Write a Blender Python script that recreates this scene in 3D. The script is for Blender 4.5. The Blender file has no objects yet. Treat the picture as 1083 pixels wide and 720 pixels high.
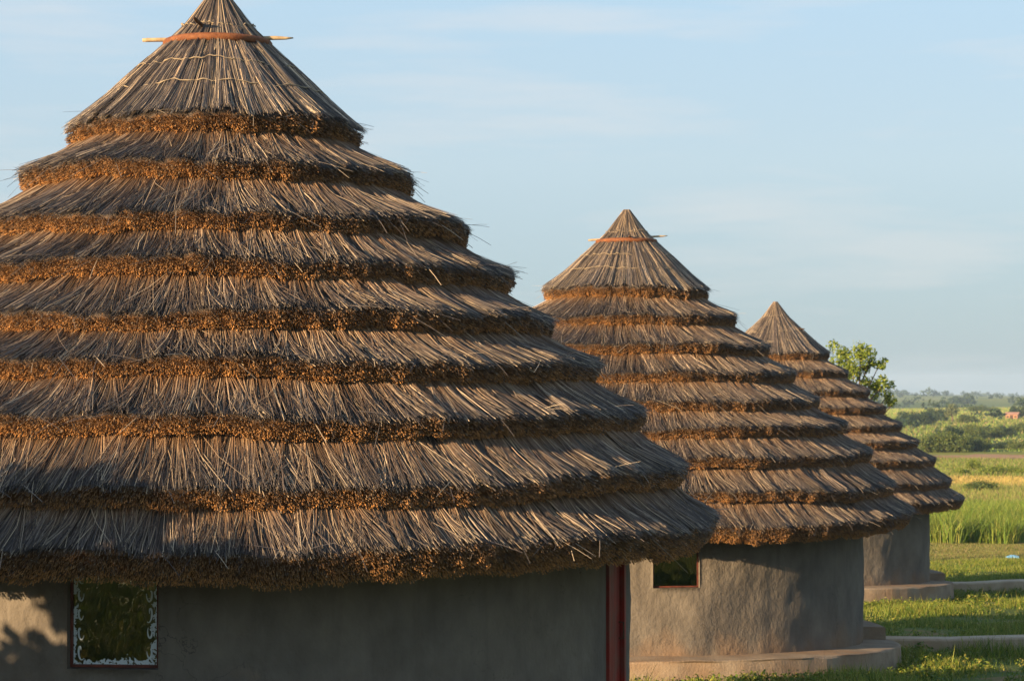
import bpy, math
import numpy as np
from mathutils import Vector, noise as mnoise

rng = np.random.default_rng(7)
R_ = math.radians
scene = bpy.context.scene
C = scene.collection

# ------------------------------------------------------------------ camera
CAM_Z = 3.0
FPX = 2340.0                         # focal length in photo pixels (photo 1083 wide)
PITCH = math.atan(50 / FPX)          # horizon 50 px under the middle
cam_data = bpy.data.cameras.new('camera')
cam_data.lens = 36.0 * FPX / 1083.0
cam_data.sensor_width = 36.0
cam_data.clip_start = 0.1
cam_data.clip_end = 20000
cam_data.dof.use_dof = True
cam_data.dof.focus_distance = 20.0
cam_data.dof.aperture_fstop = 6.3
cam = bpy.data.objects.new('camera', cam_data)
cam.location = (0, 0, CAM_Z)
cam.rotation_euler = (math.pi / 2 + PITCH, 0, 0)
C.objects.link(cam)
scene.camera = cam

# ------------------------------------------------------------------ light
SUN_EL = 13.0
SUN_TRAVEL_AZ = 50.5                 # heading of the sunlight, from +Y towards +X
sa = R_(SUN_TRAVEL_AZ)
SUN_DIR = np.array([math.sin(sa) * math.cos(R_(SUN_EL)), math.cos(sa) * math.cos(R_(SUN_EL)), -math.sin(R_(SUN_EL))])
sun_data = bpy.data.lights.new('sun', 'SUN')
sun_data.energy = 5.0
sun_data.angle = R_(0.5)
sun_data.color = (1.0, 0.74, 0.44)
sun = bpy.data.objects.new('sun', sun_data)
sun.rotation_euler = Vector(SUN_DIR).to_track_quat('-Z', 'Y').to_euler()
sun.location = (-30, -30, 30)
C.objects.link(sun)

world = bpy.data.worlds.new('World')
scene.world = world
world.use_nodes = True
wn = world.node_tree
wn.nodes.clear()
def wnode(t, **kw):
    n = wn.nodes.new(t)
    for k, v in kw.items():
        setattr(n, k, v)
    return n
sky = wnode('ShaderNodeTexSky', sky_type='NISHITA', sun_disc=False)
sky.sun_elevation = R_(SUN_EL)
sky.sun_rotation = R_(SUN_TRAVEL_AZ + 180)
sky.altitude = 1100
sky.air_density = 1.0
sky.dust_density = 1.2
sky.ozone_density = 1.0
bg = wnode('ShaderNodeBackground')
bg.inputs['Strength'].default_value = 0.15
tc = wnode('ShaderNodeTexCoord')
mp = wnode('ShaderNodeMapping')
mp.inputs['Scale'].default_value = (2.2, 2.2, 18.0)
mp.inputs['Location'].default_value = (7.7, 2.2, 1.1)
nz = wnode('ShaderNodeTexNoise')
nz.inputs['Scale'].default_value = 2.3
nz.inputs['Detail'].default_value = 7
nz.inputs['Roughness'].default_value = 0.55
cr = wnode('ShaderNodeValToRGB')
cr.color_ramp.elements[0].position = 0.48
cr.color_ramp.elements[0].color = (0, 0, 0, 1)
cr.color_ramp.elements[1].position = 0.64
cr.color_ramp.elements[1].color = (0.28, 0.28, 0.28, 1)
mixc = wnode('ShaderNodeMix', data_type='RGBA')
mixc.inputs['B'].default_value = (2.45, 2.30, 2.22, 1)
out = wnode('ShaderNodeOutputWorld')
L = wn.links.new
L(tc.outputs['Generated'], mp.inputs['Vector'])
L(mp.outputs['Vector'], nz.inputs['Vector'])
L(nz.outputs['Fac'], cr.inputs['Fac'])
L(cr.outputs['Color'], mixc.inputs['Factor'])
sepw = wnode('ShaderNodeSeparateXYZ')
L(tc.outputs['Generated'], sepw.inputs['Vector'])
veil = wnode('ShaderNodeValToRGB')                  # pale evening haze veil, paler blue upward
vr = veil.color_ramp
vr.elements[0].position = 0.0; vr.elements[0].color = (0.28, 0.40, 0.50, 1)
vr.elements[1].position = 0.10; vr.elements[1].color = (0.50, 0.625, 0.715, 1)
e = vr.elements.new(0.22); e.color = (0.48, 0.695, 0.885, 1)
e = vr.elements.new(1.0); e.color = (0.20, 0.38, 0.70, 1)
L(sepw.outputs['Z'], veil.inputs['Fac'])
vsc = wnode('ShaderNodeVectorMath', operation='SCALE'); vsc.inputs['Scale'].default_value = 2.74
L(veil.outputs['Color'], vsc.inputs[0])
mixv = wnode('ShaderNodeMix', data_type='RGBA'); mixv.inputs['Factor'].default_value = 0.92
L(sky.outputs['Color'], mixv.inputs['A']); L(vsc.outputs['Vector'], mixv.inputs['B'])
L(mixv.outputs['Result'], mixc.inputs['A'])
L(mixc.outputs['Result'], bg.inputs['Color'])
L(bg.outputs['Background'], out.inputs['Surface'])

scene.view_settings.view_transform = 'Standard'
scene.view_settings.look = 'None'
scene.view_settings.gamma = 1.0
scene.view_settings.exposure = 1.25
scene.view_settings.use_curve_mapping = False
scene.cycles.max_bounces = 6
scene.cycles.transparent_max_bounces = 8

# ------------------------------------------------------------------ helpers
def mesh_np(name, verts, quads=None, tris=None, mats=(), col=None, smooth=False, matidx=None):
    """One mesh from numpy arrays."""
    me = bpy.data.meshes.new(name)
    verts = np.asarray(verts, dtype=np.float32).reshape(-1, 3)
    q = np.zeros((0, 4), np.int32) if quads is None or len(quads) == 0 else np.asarray(quads, np.int32)
    t = np.zeros((0, 3), np.int32) if tris is None or len(tris) == 0 else np.asarray(tris, np.int32)
    nl = q.size + t.size
    npoly = len(q) + len(t)
    me.vertices.add(len(verts))
    me.vertices.foreach_set('co', verts.ravel())
    me.loops.add(nl)
    me.loops.foreach_set('vertex_index', np.concatenate([q.ravel(), t.ravel()]).astype(np.int32))
    me.polygons.add(npoly)
    starts = np.concatenate([np.arange(len(q)) * 4, q.size + np.arange(len(t)) * 3]).astype(np.int32)
    me.polygons.foreach_set('loop_start', starts)
    if matidx is not None:
        me.polygons.foreach_set('material_index', np.asarray(matidx, np.int32))
    if smooth is not False:
        sm = np.ones(npoly, bool) if smooth is True else np.asarray(smooth, bool)
        me.polygons.foreach_set('use_smooth', sm)
    else:
        me.polygons.foreach_set('use_smooth', np.zeros(npoly, bool))
    me.update(calc_edges=True)
    if col is not None:
        a = me.color_attributes.new('tint', 'FLOAT_COLOR', 'POINT')
        c4 = np.ones((len(verts), 4), np.float32)
        c4[:, :3] = col
        a.data.foreach_set('color', c4.ravel())
    for m in mats:
        me.materials.append(m)
    return me

def link(name, data, parent=None, loc=(0, 0, 0), rz=0.0):
    o = bpy.data.objects.new(name, data)
    C.objects.link(o)
    o.location = loc
    o.rotation_euler = (0, 0, rz)
    if parent is not None:
        o.parent = parent
    return o

def tag(o, label=None, cat=None, group=None, kind=None):
    if label: o['label'] = label
    if cat: o['category'] = cat
    if group: o['group'] = group
    if kind: o['kind'] = kind
    return o

class Geo:
    """Collects several pieces into one mesh."""
    def __init__(self):
        self.v, self.q, self.t, self.c, self.sq, self.st = [], [], [], [], [], []
        self.n = 0
    def add(self, v, q=None, t=None, col=(1, 1, 1), smooth=False):
        v = np.asarray(v, float).reshape(-1, 3)
        self.v.append(v)
        c = np.asarray(col, float)
        self.c.append(np.broadcast_to(c, (len(v), 3)) if c.ndim == 1 else c)
        if q is not None and len(q):
            self.q.append(np.asarray(q, int) + self.n); self.sq.append(np.full(len(q), smooth))
        if t is not None and len(t):
            self.t.append(np.asarray(t, int) + self.n); self.st.append(np.full(len(t), smooth))
        self.n += len(v)
    def mesh(self, name, mats):
        q = np.concatenate(self.q) if self.q else None
        t = np.concatenate(self.t) if self.t else None
        sm = np.concatenate(self.sq + self.st)
        return mesh_np(name, np.concatenate(self.v), q, t, mats, np.concatenate(self.c), smooth=sm)

def box_vq(x0, x1, y0, y1, z0, z1):
    v = [(x0,y0,z0),(x1,y0,z0),(x1,y1,z0),(x0,y1,z0),(x0,y0,z1),(x1,y0,z1),(x1,y1,z1),(x0,y1,z1)]
    q = [(0,3,2,1),(4,5,6,7),(0,1,5,4),(1,2,6,5),(2,3,7,6),(3,0,4,7)]
    return np.array(v, float), np.array(q)

def grid_q(nu, nv, wrap_u=False):
    """faces of a (nu x nv) vertex grid, index = u*nv + v"""
    us = np.arange(nu if wrap_u else nu - 1)
    vs = np.arange(nv - 1)
    U, V = np.meshgrid(us, vs, indexing='ij')
    U2 = (U + 1) % nu
    return np.stack([U * nv + V, U2 * nv + V, U2 * nv + V + 1, U * nv + V + 1], -1).reshape(-1, 4)

def tube_vq(path, radii, n=8, cap=True):
    path = np.asarray(path, float)
    m = len(path)
    radii = np.broadcast_to(np.asarray(radii, float), (m,))
    tan = np.gradient(path, axis=0)
    tan /= np.linalg.norm(tan, axis=1, keepdims=True) + 1e-12
    ref = np.array([0.31, 0.17, 0.93]) if abs(tan[0, 2]) < 0.9 else np.array([0.93, 0.2, 0.1])
    V = []
    for i in range(m):
        a = np.cross(tan[i], ref); a /= np.linalg.norm(a)
        b = np.cross(tan[i], a)
        ang = np.arange(n) * 2 * np.pi / n
        V.append(path[i] + radii[i] * (np.cos(ang)[:, None] * a + np.sin(ang)[:, None] * b))
    V = np.concatenate(V)
    q = []
    for i in range(m - 1):
        for j in range(n):
            j2 = (j + 1) % n
            q.append((i * n + j, i * n + j2, (i + 1) * n + j2, (i + 1) * n + j))
    t = []
    if cap:
        V = np.concatenate([V, path[:1], path[-1:]])
        for j in range(n):
            j2 = (j + 1) % n
            t.append((m * n, j2, j)); t.append((m * n + 1, (m - 1) * n + j, (m - 1) * n + j2))
    return V, np.array(q), np.array(t).reshape(-1, 3)

def wave(theta, amps, seed):
    r = np.random.default_rng(seed)
    s = np.zeros_like(theta)
    for k, a in amps:
        s = s + a * np.sin(k * theta + r.uniform(0, 6.28))
    return s

# ------------------------------------------------------------------ materials
def new_mat(name):
    m = bpy.data.materials.new(name)
    m.use_nodes = True
    nt = m.node_tree
    b = nt.nodes['Principled BSDF']
    return m, nt, b

def attr_mat(name, rough=0.8, spec=0.25, noise_amt=0.0, noise_scale=20.0, translucent=0.0):
    m, nt, b = new_mat(name)
    at = nt.nodes.new('ShaderNodeAttribute'); at.attribute_name = 'tint'
    src = at.outputs['Color']
    if noise_amt > 0:
        n = nt.nodes.new('ShaderNodeTexNoise'); n.inputs['Scale'].default_value = noise_scale
        n.inputs['Detail'].default_value = 3
        geo = nt.nodes.new('ShaderNodeNewGeometry')
        nt.links.new(geo.outputs['Position'], n.inputs['Vector'])
        mr = nt.nodes.new('ShaderNodeMapRange')
        mr.inputs['From Min'].default_value = 0.3; mr.inputs['From Max'].default_value = 0.7
        mr.inputs['To Min'].default_value = 1 - noise_amt; mr.inputs['To Max'].default_value = 1 + noise_amt
        nt.links.new(n.outputs['Fac'], mr.inputs['Value'])
        mu = nt.nodes.new('ShaderNodeMix'); mu.data_type = 'RGBA'; mu.blend_type = 'MULTIPLY'
        mu.inputs['Factor'].default_value = 1
        nt.links.new(src, mu.inputs['A']); nt.links.new(mr.outputs['Result'], mu.inputs['B'])
        src = mu.outputs['Result']
    nt.links.new(src, b.inputs['Base Color'])
    b.inputs['Roughness'].default_value = rough
    b.inputs['Specular IOR Level'].default_value = spec
    if translucent > 0:
        tr = nt.nodes.new('ShaderNodeBsdfTranslucent')
        nt.links.new(src, tr.inputs['Color'])
        mx = nt.nodes.new('ShaderNodeMixShader'); mx.inputs['Fac'].default_value = translucent
        nt.links.new(b.outputs['BSDF'], mx.inputs[1]); nt.links.new(tr.outputs['BSDF'], mx.inputs[2])
        nt.links.new(mx.outputs['Shader'], nt.nodes['Material Output'].inputs['Surface'])
    return m

def rough_mat(name, c1, c2, scale, bump_scale, bump_d, rough=0.9, stretch=(1, 1, 1), detail=6, c3=None, c3scale=0.8):
    m, nt, b = new_mat(name)
    g = nt.nodes.new('ShaderNodeTexCoord')
    mp_ = nt.nodes.new('ShaderNodeMapping'); mp_.inputs['Scale'].default_value = stretch
    nt.links.new(g.outputs['Object'], mp_.inputs['Vector'])
    n = nt.nodes.new('ShaderNodeTexNoise'); n.inputs['Scale'].default_value = scale
    n.inputs['Detail'].default_value = detail; n.inputs['Roughness'].default_value = 0.6
    nt.links.new(mp_.outputs['Vector'], n.inputs['Vector'])
    r = nt.nodes.new('ShaderNodeValToRGB')
    r.color_ramp.elements[0].position = 0.32; r.color_ramp.elements[0].color = (*c1, 1)
    r.color_ramp.elements[1].position = 0.70; r.color_ramp.elements[1].color = (*c2, 1)
    nt.links.new(n.outputs['Fac'], r.inputs['Fac'])
    src = r.outputs['Color']
    if c3 is not None:
        n3 = nt.nodes.new('ShaderNodeTexNoise'); n3.inputs['Scale'].default_value = c3scale
        n3.inputs['Detail'].default_value = 5
        nt.links.new(g.outputs['Object'], n3.inputs['Vector'])
        r3 = nt.nodes.new('ShaderNodeValToRGB')
        r3.color_ramp.elements[0].position = 0.45; r3.color_ramp.elements[0].color = (0, 0, 0, 1)
        r3.color_ramp.elements[1].position = 0.68; r3.color_ramp.elements[1].color = (0.8, 0.8, 0.8, 1)
        nt.links.new(n3.outputs['Fac'], r3.inputs['Fac'])
        mx = nt.nodes.new('ShaderNodeMix'); mx.data_type = 'RGBA'
        mx.inputs['B'].default_value = (*c3, 1)
        nt.links.new(r3.outputs['Color'], mx.inputs['Factor']); nt.links.new(src, mx.inputs['A'])
        src = mx.outputs['Result']
    nt.links.new(src, b.inputs['Base Color'])
    n2 = nt.nodes.new('ShaderNodeTexNoise'); n2.inputs['Scale'].default_value = bump_scale
    n2.inputs['Detail'].default_value = 6; n2.inputs['Roughness'].default_value = 0.62
    nt.links.new(mp_.outputs['Vector'], n2.inputs['Vector'])
    bp = nt.nodes.new('ShaderNodeBump'); bp.inputs['Distance'].default_value = bump_d; bp.inputs['Strength'].default_value = 1.0
    nt.links.new(n2.outputs['Fac'], bp.inputs['Height'])
    nt.links.new(bp.outputs['Normal'], b.inputs['Normal'])
    b.inputs['Roughness'].default_value = rough
    b.inputs['Specular IOR Level'].default_value = 0.2
    return m

M_straw = attr_mat('weathered_straw', rough=0.55, spec=0.35)
M_plaster = rough_mat('mud_plaster', (0.122, 0.101, 0.080), (0.185, 0.155, 0.122), 2.6, 7.5, 0.036, stretch=(1.1, 1.1, 0.8),
                      c3=(0.090, 0.079, 0.070), c3scale=0.7)
def weather_plaster(m):
    """rain streaks, hairline cracks and soil splashed up from the footing"""
    nt = m.node_tree; b = nt.nodes['Principled BSDF']
    base = b.inputs['Base Color'].links[0].from_socket
    tcn = nt.nodes.new('ShaderNodeTexCoord')
    def noise_(scale, stretch, detail=5):
        mp_ = nt.nodes.new('ShaderNodeMapping'); mp_.inputs['Scale'].default_value = stretch
        n = nt.nodes.new('ShaderNodeTexNoise'); n.inputs['Scale'].default_value = scale; n.inputs['Detail'].default_value = detail
        nt.links.new(tcn.outputs['Object'], mp_.inputs['Vector']); nt.links.new(mp_.outputs['Vector'], n.inputs['Vector'])
        return n.outputs['Fac']
    def ramp(src, p0, p1, v1):
        r = nt.nodes.new('ShaderNodeMapRange'); r.inputs['From Min'].default_value = p0; r.inputs['From Max'].default_value = p1
        r.inputs['To Min'].default_value = 0; r.inputs['To Max'].default_value = v1
        nt.links.new(src, r.inputs['Value']); return r.outputs['Result']
    def mix(f, a, c):
        x = nt.nodes.new('ShaderNodeMix'); x.data_type = 'RGBA'
        nt.links.new(f, x.inputs['Factor']); nt.links.new(a, x.inputs['A']); x.inputs['B'].default_value = (*c, 1)
        return x.outputs['Result']
    col = mix(ramp(noise_(3.0, (2.2, 2.2, 0.16)), 0.52, 0.75, 0.45), base, (0.085, 0.070, 0.056))
    sep = nt.nodes.new('ShaderNodeSeparateXYZ'); nt.links.new(tcn.outputs['Object'], sep.inputs['Vector'])
    hgt = nt.nodes.new('ShaderNodeMath'); hgt.operation = 'MULTIPLY_ADD'
    nt.links.new(noise_(2.2, (1, 1, 0.5)), hgt.inputs[0]); hgt.inputs[1].default_value = 1.1
    neg = nt.nodes.new('ShaderNodeMath'); neg.operation = 'MULTIPLY'; neg.inputs[1].default_value = -1.0
    nt.links.new(sep.outputs['Z'], neg.inputs[0]); nt.links.new(neg.outputs[0], hgt.inputs[2])
    col = mix(ramp(hgt.outputs[0], -0.25, 0.15, 0.55), col, (0.22, 0.125, 0.065))
    vo = nt.nodes.new('ShaderNodeTexVoronoi'); vo.feature = 'DISTANCE_TO_EDGE'; vo.inputs['Scale'].default_value = 1.3
    wob = nt.nodes.new('ShaderNodeTexNoise'); wob.inputs['Scale'].default_value = 3.0; wob.inputs['Detail'].default_value = 5
    nt.links.new(tcn.outputs['Object'], wob.inputs['Vector'])
    ad = nt.nodes.new('ShaderNodeVectorMath'); ad.operation = 'ADD'
    nt.links.new(tcn.outputs['Object'], ad.inputs[0]); nt.links.new(wob.outputs['Color'], ad.inputs[1])
    nt.links.new(ad.outputs['Vector'], vo.inputs['Vector'])
    lt = nt.nodes.new('ShaderNodeMath'); lt.operation = 'LESS_THAN'; lt.inputs[1].default_value = 0.0045
    nt.links.new(vo.outputs['Distance'], lt.inputs[0])
    msk = nt.nodes.new('ShaderNodeMath'); msk.operation = 'MULTIPLY'
    nt.links.new(lt.outputs[0], msk.inputs[0]); nt.links.new(ramp(noise_(0.9, (1, 1, 1)), 0.50, 0.62, 0.65), msk.inputs[1])
    col = mix(msk.outputs[0], col, (0.05, 0.042, 0.036))
    nt.links.new(col, b.inputs['Base Color'])
weather_plaster(M_plaster)
M_concrete = rough_mat('earth_stained_concrete', (0.215, 0.155, 0.105), (0.32, 0.245, 0.17), 3.0, 30.0, 0.012,
                       c3=(0.25, 0.14, 0.07), c3scale=1.1)
M_kerb = rough_mat('tan_concrete', (0.33, 0.235, 0.15), (0.46, 0.35, 0.235), 3.0, 25.0, 0.012, c3=(0.36, 0.21, 0.11), c3scale=0.9)
M_red = rough_mat('red_gloss_paint', (0.15, 0.011, 0.008), (0.26, 0.020, 0.012), 8.0, 40.0, 0.001, rough=0.5, stretch=(1, 1, 0.15), c3=(0.13, 0.045, 0.03), c3scale=5.0)
M_frame = rough_mat('old_red_brown_paint', (0.06, 0.022, 0.016), (0.16, 0.040, 0.022), 10.0, 40.0, 0.002, rough=0.6)
M_wood = rough_mat('pale_pole_wood', (0.33, 0.22, 0.12), (0.52, 0.38, 0.22), 14.0, 40.0, 0.003, rough=0.7)
M_darkwood = rough_mat('dark_wood', (0.05, 0.03, 0.02), (0.12, 0.065, 0.035), 12.0, 40.0, 0.003, rough=0.75)
M_hoop = rough_mat('bark_hoop', (0.13, 0.042, 0.018), (0.25, 0.095, 0.036), 18.0, 45.0, 0.006, rough=0.7)
M_twine = attr_mat('sisal_twine', rough=0.8)
M_leaf = attr_mat('leaf', rough=0.5, spec=0.3, translucent=0.3)
M_bark = rough_mat('bark', (0.09, 0.065, 0.045), (0.19, 0.14, 0.10), 6.0, 25.0, 0.02, stretch=(1, 1, 0.3))
M_grass = attr_mat('grass_blade', rough=0.55, spec=0.25, translucent=0.3)

# glass pane with slapdash white paint along its edges
def pane_material(painted=True):
    m, nt, b = new_mat('paint_smeared_glass' if painted else 'window_glass')
    uv = nt.nodes.new('ShaderNodeTexCoord')
    sep = nt.nodes.new('ShaderNodeSeparateXYZ')
    at = nt.nodes.new('ShaderNodeAttribute'); at.attribute_name = 'tint'   # r,g = 0..1 across the pane
    nt.links.new(at.outputs['Vector'], sep.inputs['Vector'])
    def math_(op, a, bb=None):
        n = nt.nodes.new('ShaderNodeMath'); n.operation = op
        for i, s in enumerate((a, bb)):
            if s is None: continue
            if isinstance(s, (int, float)): n.inputs[i].default_value = s
            else: nt.links.new(s, n.inputs[i])
        return n.outputs[0]
    dx = math_('MINIMUM', sep.outputs['X'], math_('SUBTRACT', 1.0, sep.outputs['X']))
    dy = math_('MINIMUM', sep.outputs['Y'], math_('SUBTRACT', 1.0, sep.outputs['Y']))
    d = math_('MINIMUM', dx, dy)
    nz_ = nt.nodes.new('ShaderNodeTexNoise'); nz_.inputs['Scale'].default_value = 9
    nz_.inputs['Detail'].default_value = 4; nz_.inputs['Distortion'].default_value = 1.2
    nt.links.new(at.outputs['Vector'], nz_.inputs['Vector'])
    th = math_('MULTIPLY', math_('SUBTRACT', nz_.outputs['Fac'], 0.38), 0.30)
    paint = math_('LESS_THAN', d, th)
    n4 = nt.nodes.new('ShaderNodeTexNoise'); n4.inputs['Scale'].default_value = 30
    nt.links.new(at.outputs['Vector'], n4.inputs['Vector'])
    keep = math_('GREATER_THAN', n4.outputs['Fac'], 0.42)
    paint = math_('MULTIPLY', paint, keep)
    if not painted: paint = math_('MULTIPLY', paint, 0.0)
    glass = nt.nodes.new('ShaderNodeBsdfGlossy'); glass.inputs['Roughness'].default_value = 0.015
    tr = nt.nodes.new('ShaderNodeBsdfTransparent'); tr.inputs['Color'].default_value = (0.75, 0.8, 0.77, 1)
    lw = nt.nodes.new('ShaderNodeFresnel'); lw.inputs['IOR'].default_value = 2.2
    dist = nt.nodes.new('ShaderNodeTexNoise'); dist.inputs['Scale'].default_value = 3.2; dist.inputs['Detail'].default_value = 1
    nt.links.new(at.outputs['Vector'], dist.inputs['Vector'])
    bp = nt.nodes.new('ShaderNodeBump'); bp.inputs['Distance'].default_value = 0.01; bp.inputs['Strength'].default_value = 0.35
    nt.links.new(dist.outputs['Fac'], bp.inputs['Height'])
    nt.links.new(bp.outputs['Normal'], glass.inputs['Normal'])
    gm = nt.nodes.new('ShaderNodeMixShader')
    nt.links.new(lw.outputs['Fac'], gm.inputs['Fac'])
    nt.links.new(tr.outputs['BSDF'], gm.inputs[1]); nt.links.new(glass.outputs['BSDF'], gm.inputs[2])
    b.inputs['Base Color'].default_value = (0.50, 0.54, 0.54, 1); b.inputs['Roughness'].default_value = 0.6
    pm = nt.nodes.new('ShaderNodeMixShader')
    nt.links.new(paint, pm.inputs['Fac'])
    nt.links.new(gm.outputs['Shader'], pm.inputs[1]); nt.links.new(b.outputs['BSDF'], pm.inputs[2])
    nt.links.new(pm.outputs['Shader'], nt.nodes['Material Output'].inputs['Surface'])
    return m
M_pane = pane_material()
M_plain_pane = pane_material(False)
M_white = rough_mat('whitewash', (0.45, 0.48, 0.48), (0.6, 0.63, 0.62), 20, 60, 0.001)

# ------------------------------------------------------------------ terrain
HUTS = [(-2.69, 20.21), (1.848, 35.61), (6.54, 54.90)]
HUT_Z = [-0.60, -1.39, -2.12]
P_Y = np.array([-3000, -60, 0, 20.2, 35.6, 54.9, 75, 94, 130, 170, 240, 300, 500, 800, 1500, 3000, 4500, 9000.])
P_Z = np.array([6, 2.2, 0.35, -0.62, -1.42, -2.20, -3.00, -3.62, -4.25, -4.62, -5.0, -5.15, -5.4, -5.8, -6.5, -7.5, -12, -60.])
def ground_z(x, y):
    x = np.asarray(x, float); y = np.asarray(y, float)
    z = np.interp(y, P_Y, P_Z)
    d = np.hypot(x, y)
    far = np.clip((d - 250) / 900, 0, 1)
    z = z + far * (1.6 * np.sin(x * 0.0062 + y * 0.0021 + 0.7) + 1.3 * np.sin(y * 0.0081 - x * 0.0017 + 2.0) + 0.8 * np.sin(x * 0.017 + 1.1) * np.sin(y * 0.013))
    vfar = np.clip((d - 1500) / 1500, 0, 1)
    z = z + vfar * (3.5 * np.sin(x * 0.0042 + 1.9) + 2.0 * np.sin(x * 0.0091 + y * 0.002))
    near = np.clip((d - 18) / 10, 0, 1) * np.clip((120 - d) / 60, 0, 1)
    z = z + near * 0.035 * (np.sin(x * 1.3 + y * 0.7) + np.sin(x * 0.55 - y * 1.1 + 1.0))
    return z

def ground_material():
    m, nt, b = new_mat('grassland')
    geo = nt.nodes.new('ShaderNodeNewGeometry')
    def noise_(scale, detail=6, stretch=None):
        n = nt.nodes.new('ShaderNodeTexNoise'); n.inputs['Scale'].default_value = scale; n.inputs['Detail'].default_value = detail
        n.inputs['Roughness'].default_value = 0.6
        if stretch:
            mp_ = nt.nodes.new('ShaderNodeMapping'); mp_.inputs['Scale'].default_value = stretch
            nt.links.new(geo.outputs['Position'], mp_.inputs['Vector']); nt.links.new(mp_.outputs['Vector'], n.inputs['Vector'])
        else:
            nt.links.new(geo.outputs['Position'], n.inputs['Vector'])
        return n.outputs['Fac']
    def ramp(src, els):
        r = nt.nodes.new('ShaderNodeValToRGB')
        while len(r.color_ramp.elements) < len(els): r.color_ramp.elements.new(0.5)
        for e, (p, c) in zip(r.color_ramp.elements, els):
            e.position = p; e.color = (*c, 1)
        nt.links.new(src, r.inputs['Fac'])
        return r.outputs['Color']
    def mix(f, a, bb):
        x = nt.nodes.new('ShaderNodeMix'); x.data_type = 'RGBA'
        if isinstance(f, float): x.inputs['Factor'].default_value = f
        else: nt.links.new(f, x.inputs['Factor'])
        nt.links.new(a, x.inputs['A']); nt.links.new(bb, x.inputs['B'])
        return x.outputs['Result']
    near = ramp(noise_(0.9, 8), [(0.30, (0.055, 0.085, 0.016)), (0.55, (0.105, 0.125, 0.028)), (0.64, (0.20, 0.130, 0.055)), (0.8, (0.26, 0.13, 0.06))])
    far = ramp(noise_(0.011, 8, (0.55, 1.0, 1.0)), [(0.30, (0.060, 0.095, 0.016)), (0.44, (0.125, 0.150, 0.024)), (0.55, (0.21, 0.205, 0.036)), (0.68, (0.31, 0.235, 0.07))])
    sep = nt.nodes.new('ShaderNodeSeparateXYZ'); nt.links.new(geo.outputs['Position'], sep.inputs['Vector'])
    mr = nt.nodes.new('ShaderNodeMapRange'); mr.inputs['From Min'].default_value = 75; mr.inputs['From Max'].default_value = 130
    nt.links.new(sep.outputs['Y'], mr.inputs['Value'])
    base = mix(mr.outputs['Result'], near, far)
    nt.links.new(base, b.inputs['Base Color'])
    n2 = noise_(6.0, 8)
    bp = nt.nodes.new('ShaderNodeBump'); bp.inputs['Distance'].default_value = 0.05
    nt.links.new(n2, bp.inputs['Height']); nt.links.new(bp.outputs['Normal'], b.inputs['Normal'])
    b.inputs['Roughness'].default_value = 0.95; b.inputs['Specular IOR Level'].default_value = 0.1
    return m
M_ground = ground_material()

ys = np.unique(np.concatenate([np.linspace(-3000, -60, 12), np.linspace(-60, 16, 30), np.linspace(16, 120, 90), np.geomspace(120, 4500, 100)]))
xs_u = np.concatenate([-np.geomspace(4000, 30, 40), np.linspace(-29, 45, 76), np.geomspace(47, 4000, 60)])
GX, GY = np.meshgrid(xs_u, ys, indexing='ij')
gv = np.stack([GX, GY, ground_z(GX, GY)], -1).reshape(-1, 3)
ground = link('ground', mesh_np('ground', gv, grid_q(len(xs_u), len(ys)), None, [M_ground], smooth=True))
tag(ground, 'grassland falling away from the huts to a far plain', None, None, 'structure')

# bare earth field far behind
def patch(name, x0, x1, y0, y1, lift, mat, label, seed, tilt=0.0):
    nx, ny = 90, 14
    u = np.linspace(0, 1, nx); v = np.linspace(0, 1, ny)
    U, V = np.meshgrid(u, v, indexing='ij')
    X = x0 + (x1 - x0) * U
    w = wave(u * 6.28, [(2, .18), (3, .12), (7, .08), (13, .05)], seed)[:, None]
    w2 = wave(u * 6.28, [(1, .2), (4, .1), (9, .07)], seed + 5)[:, None]
    Y = y0 + (y1 - y0) * (V + w * (1 - V) + w2 * V)
    env = (np.sin(np.pi * np.clip(u, 0.02, 0.98)) ** 0.5 * (1 + wave(u * 6.28, [(3, .18), (8, .15), (17, .1)], seed + 9)))[:, None]
    Y = (y0 + y1) / 2 + (Y - (y0 + y1) / 2) * env + tilt * (U - 0.5)
    edge_ = np.minimum(V, 1 - V) * 2
    vv = np.stack([X, Y, ground_z(X, Y) - 0.10 + (lift + 0.10) * np.clip(edge_ * 3, 0, 1)], -1).reshape(-1, 3)
    return tag(link(name, mesh_np(name, vv, grid_q(nx, ny), None, [mat], smooth=True)), label, None, None, 'structure')
M_soil = rough_mat('bare_red_soil', (0.30, 0.15, 0.065), (0.42, 0.24, 0.11), 0.35, 2.0, 0.08)
patch('bare_field', 40, 92, 254, 274, 0.12, M_soil, 'strip of bare reddish soil crossing the far grassland', 3, 26.0)
M_dry = rough_mat('dry_grass_ground', (0.25, 0.19, 0.055), (0.38, 0.27, 0.085), 0.5, 3.0, 0.08)
patch('dry_grass_strip', 28, 66, 172, 190, 0.06, M_dry, 'strip of dry yellow grass behind the tall green grass', 11, 4.0)

# ------------------------------------------------------------------ the hut: thatched roof
TIP_R = [1.310, 1.769, 2.275, 2.660, 3.066, 3.482, 3.880, 4.246, 4.550]
TIP_Z = [5.950, 5.510, 5.040, 4.625, 4.200, 3.810, 3.375, 2.880, 2.395]
FACE_ = (-0.062, -0.142)             # from the tip's upper corner in and down to the notch
CAP = [(0.045, 7.25), (0.11, 7.15), (0.22, 6.98), (0.355, 6.82), (0.43, 6.73), (0.66, 6.54), (0.87, 6.345), (1.03, 6.19), (1.16, 6.075)]

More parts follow.
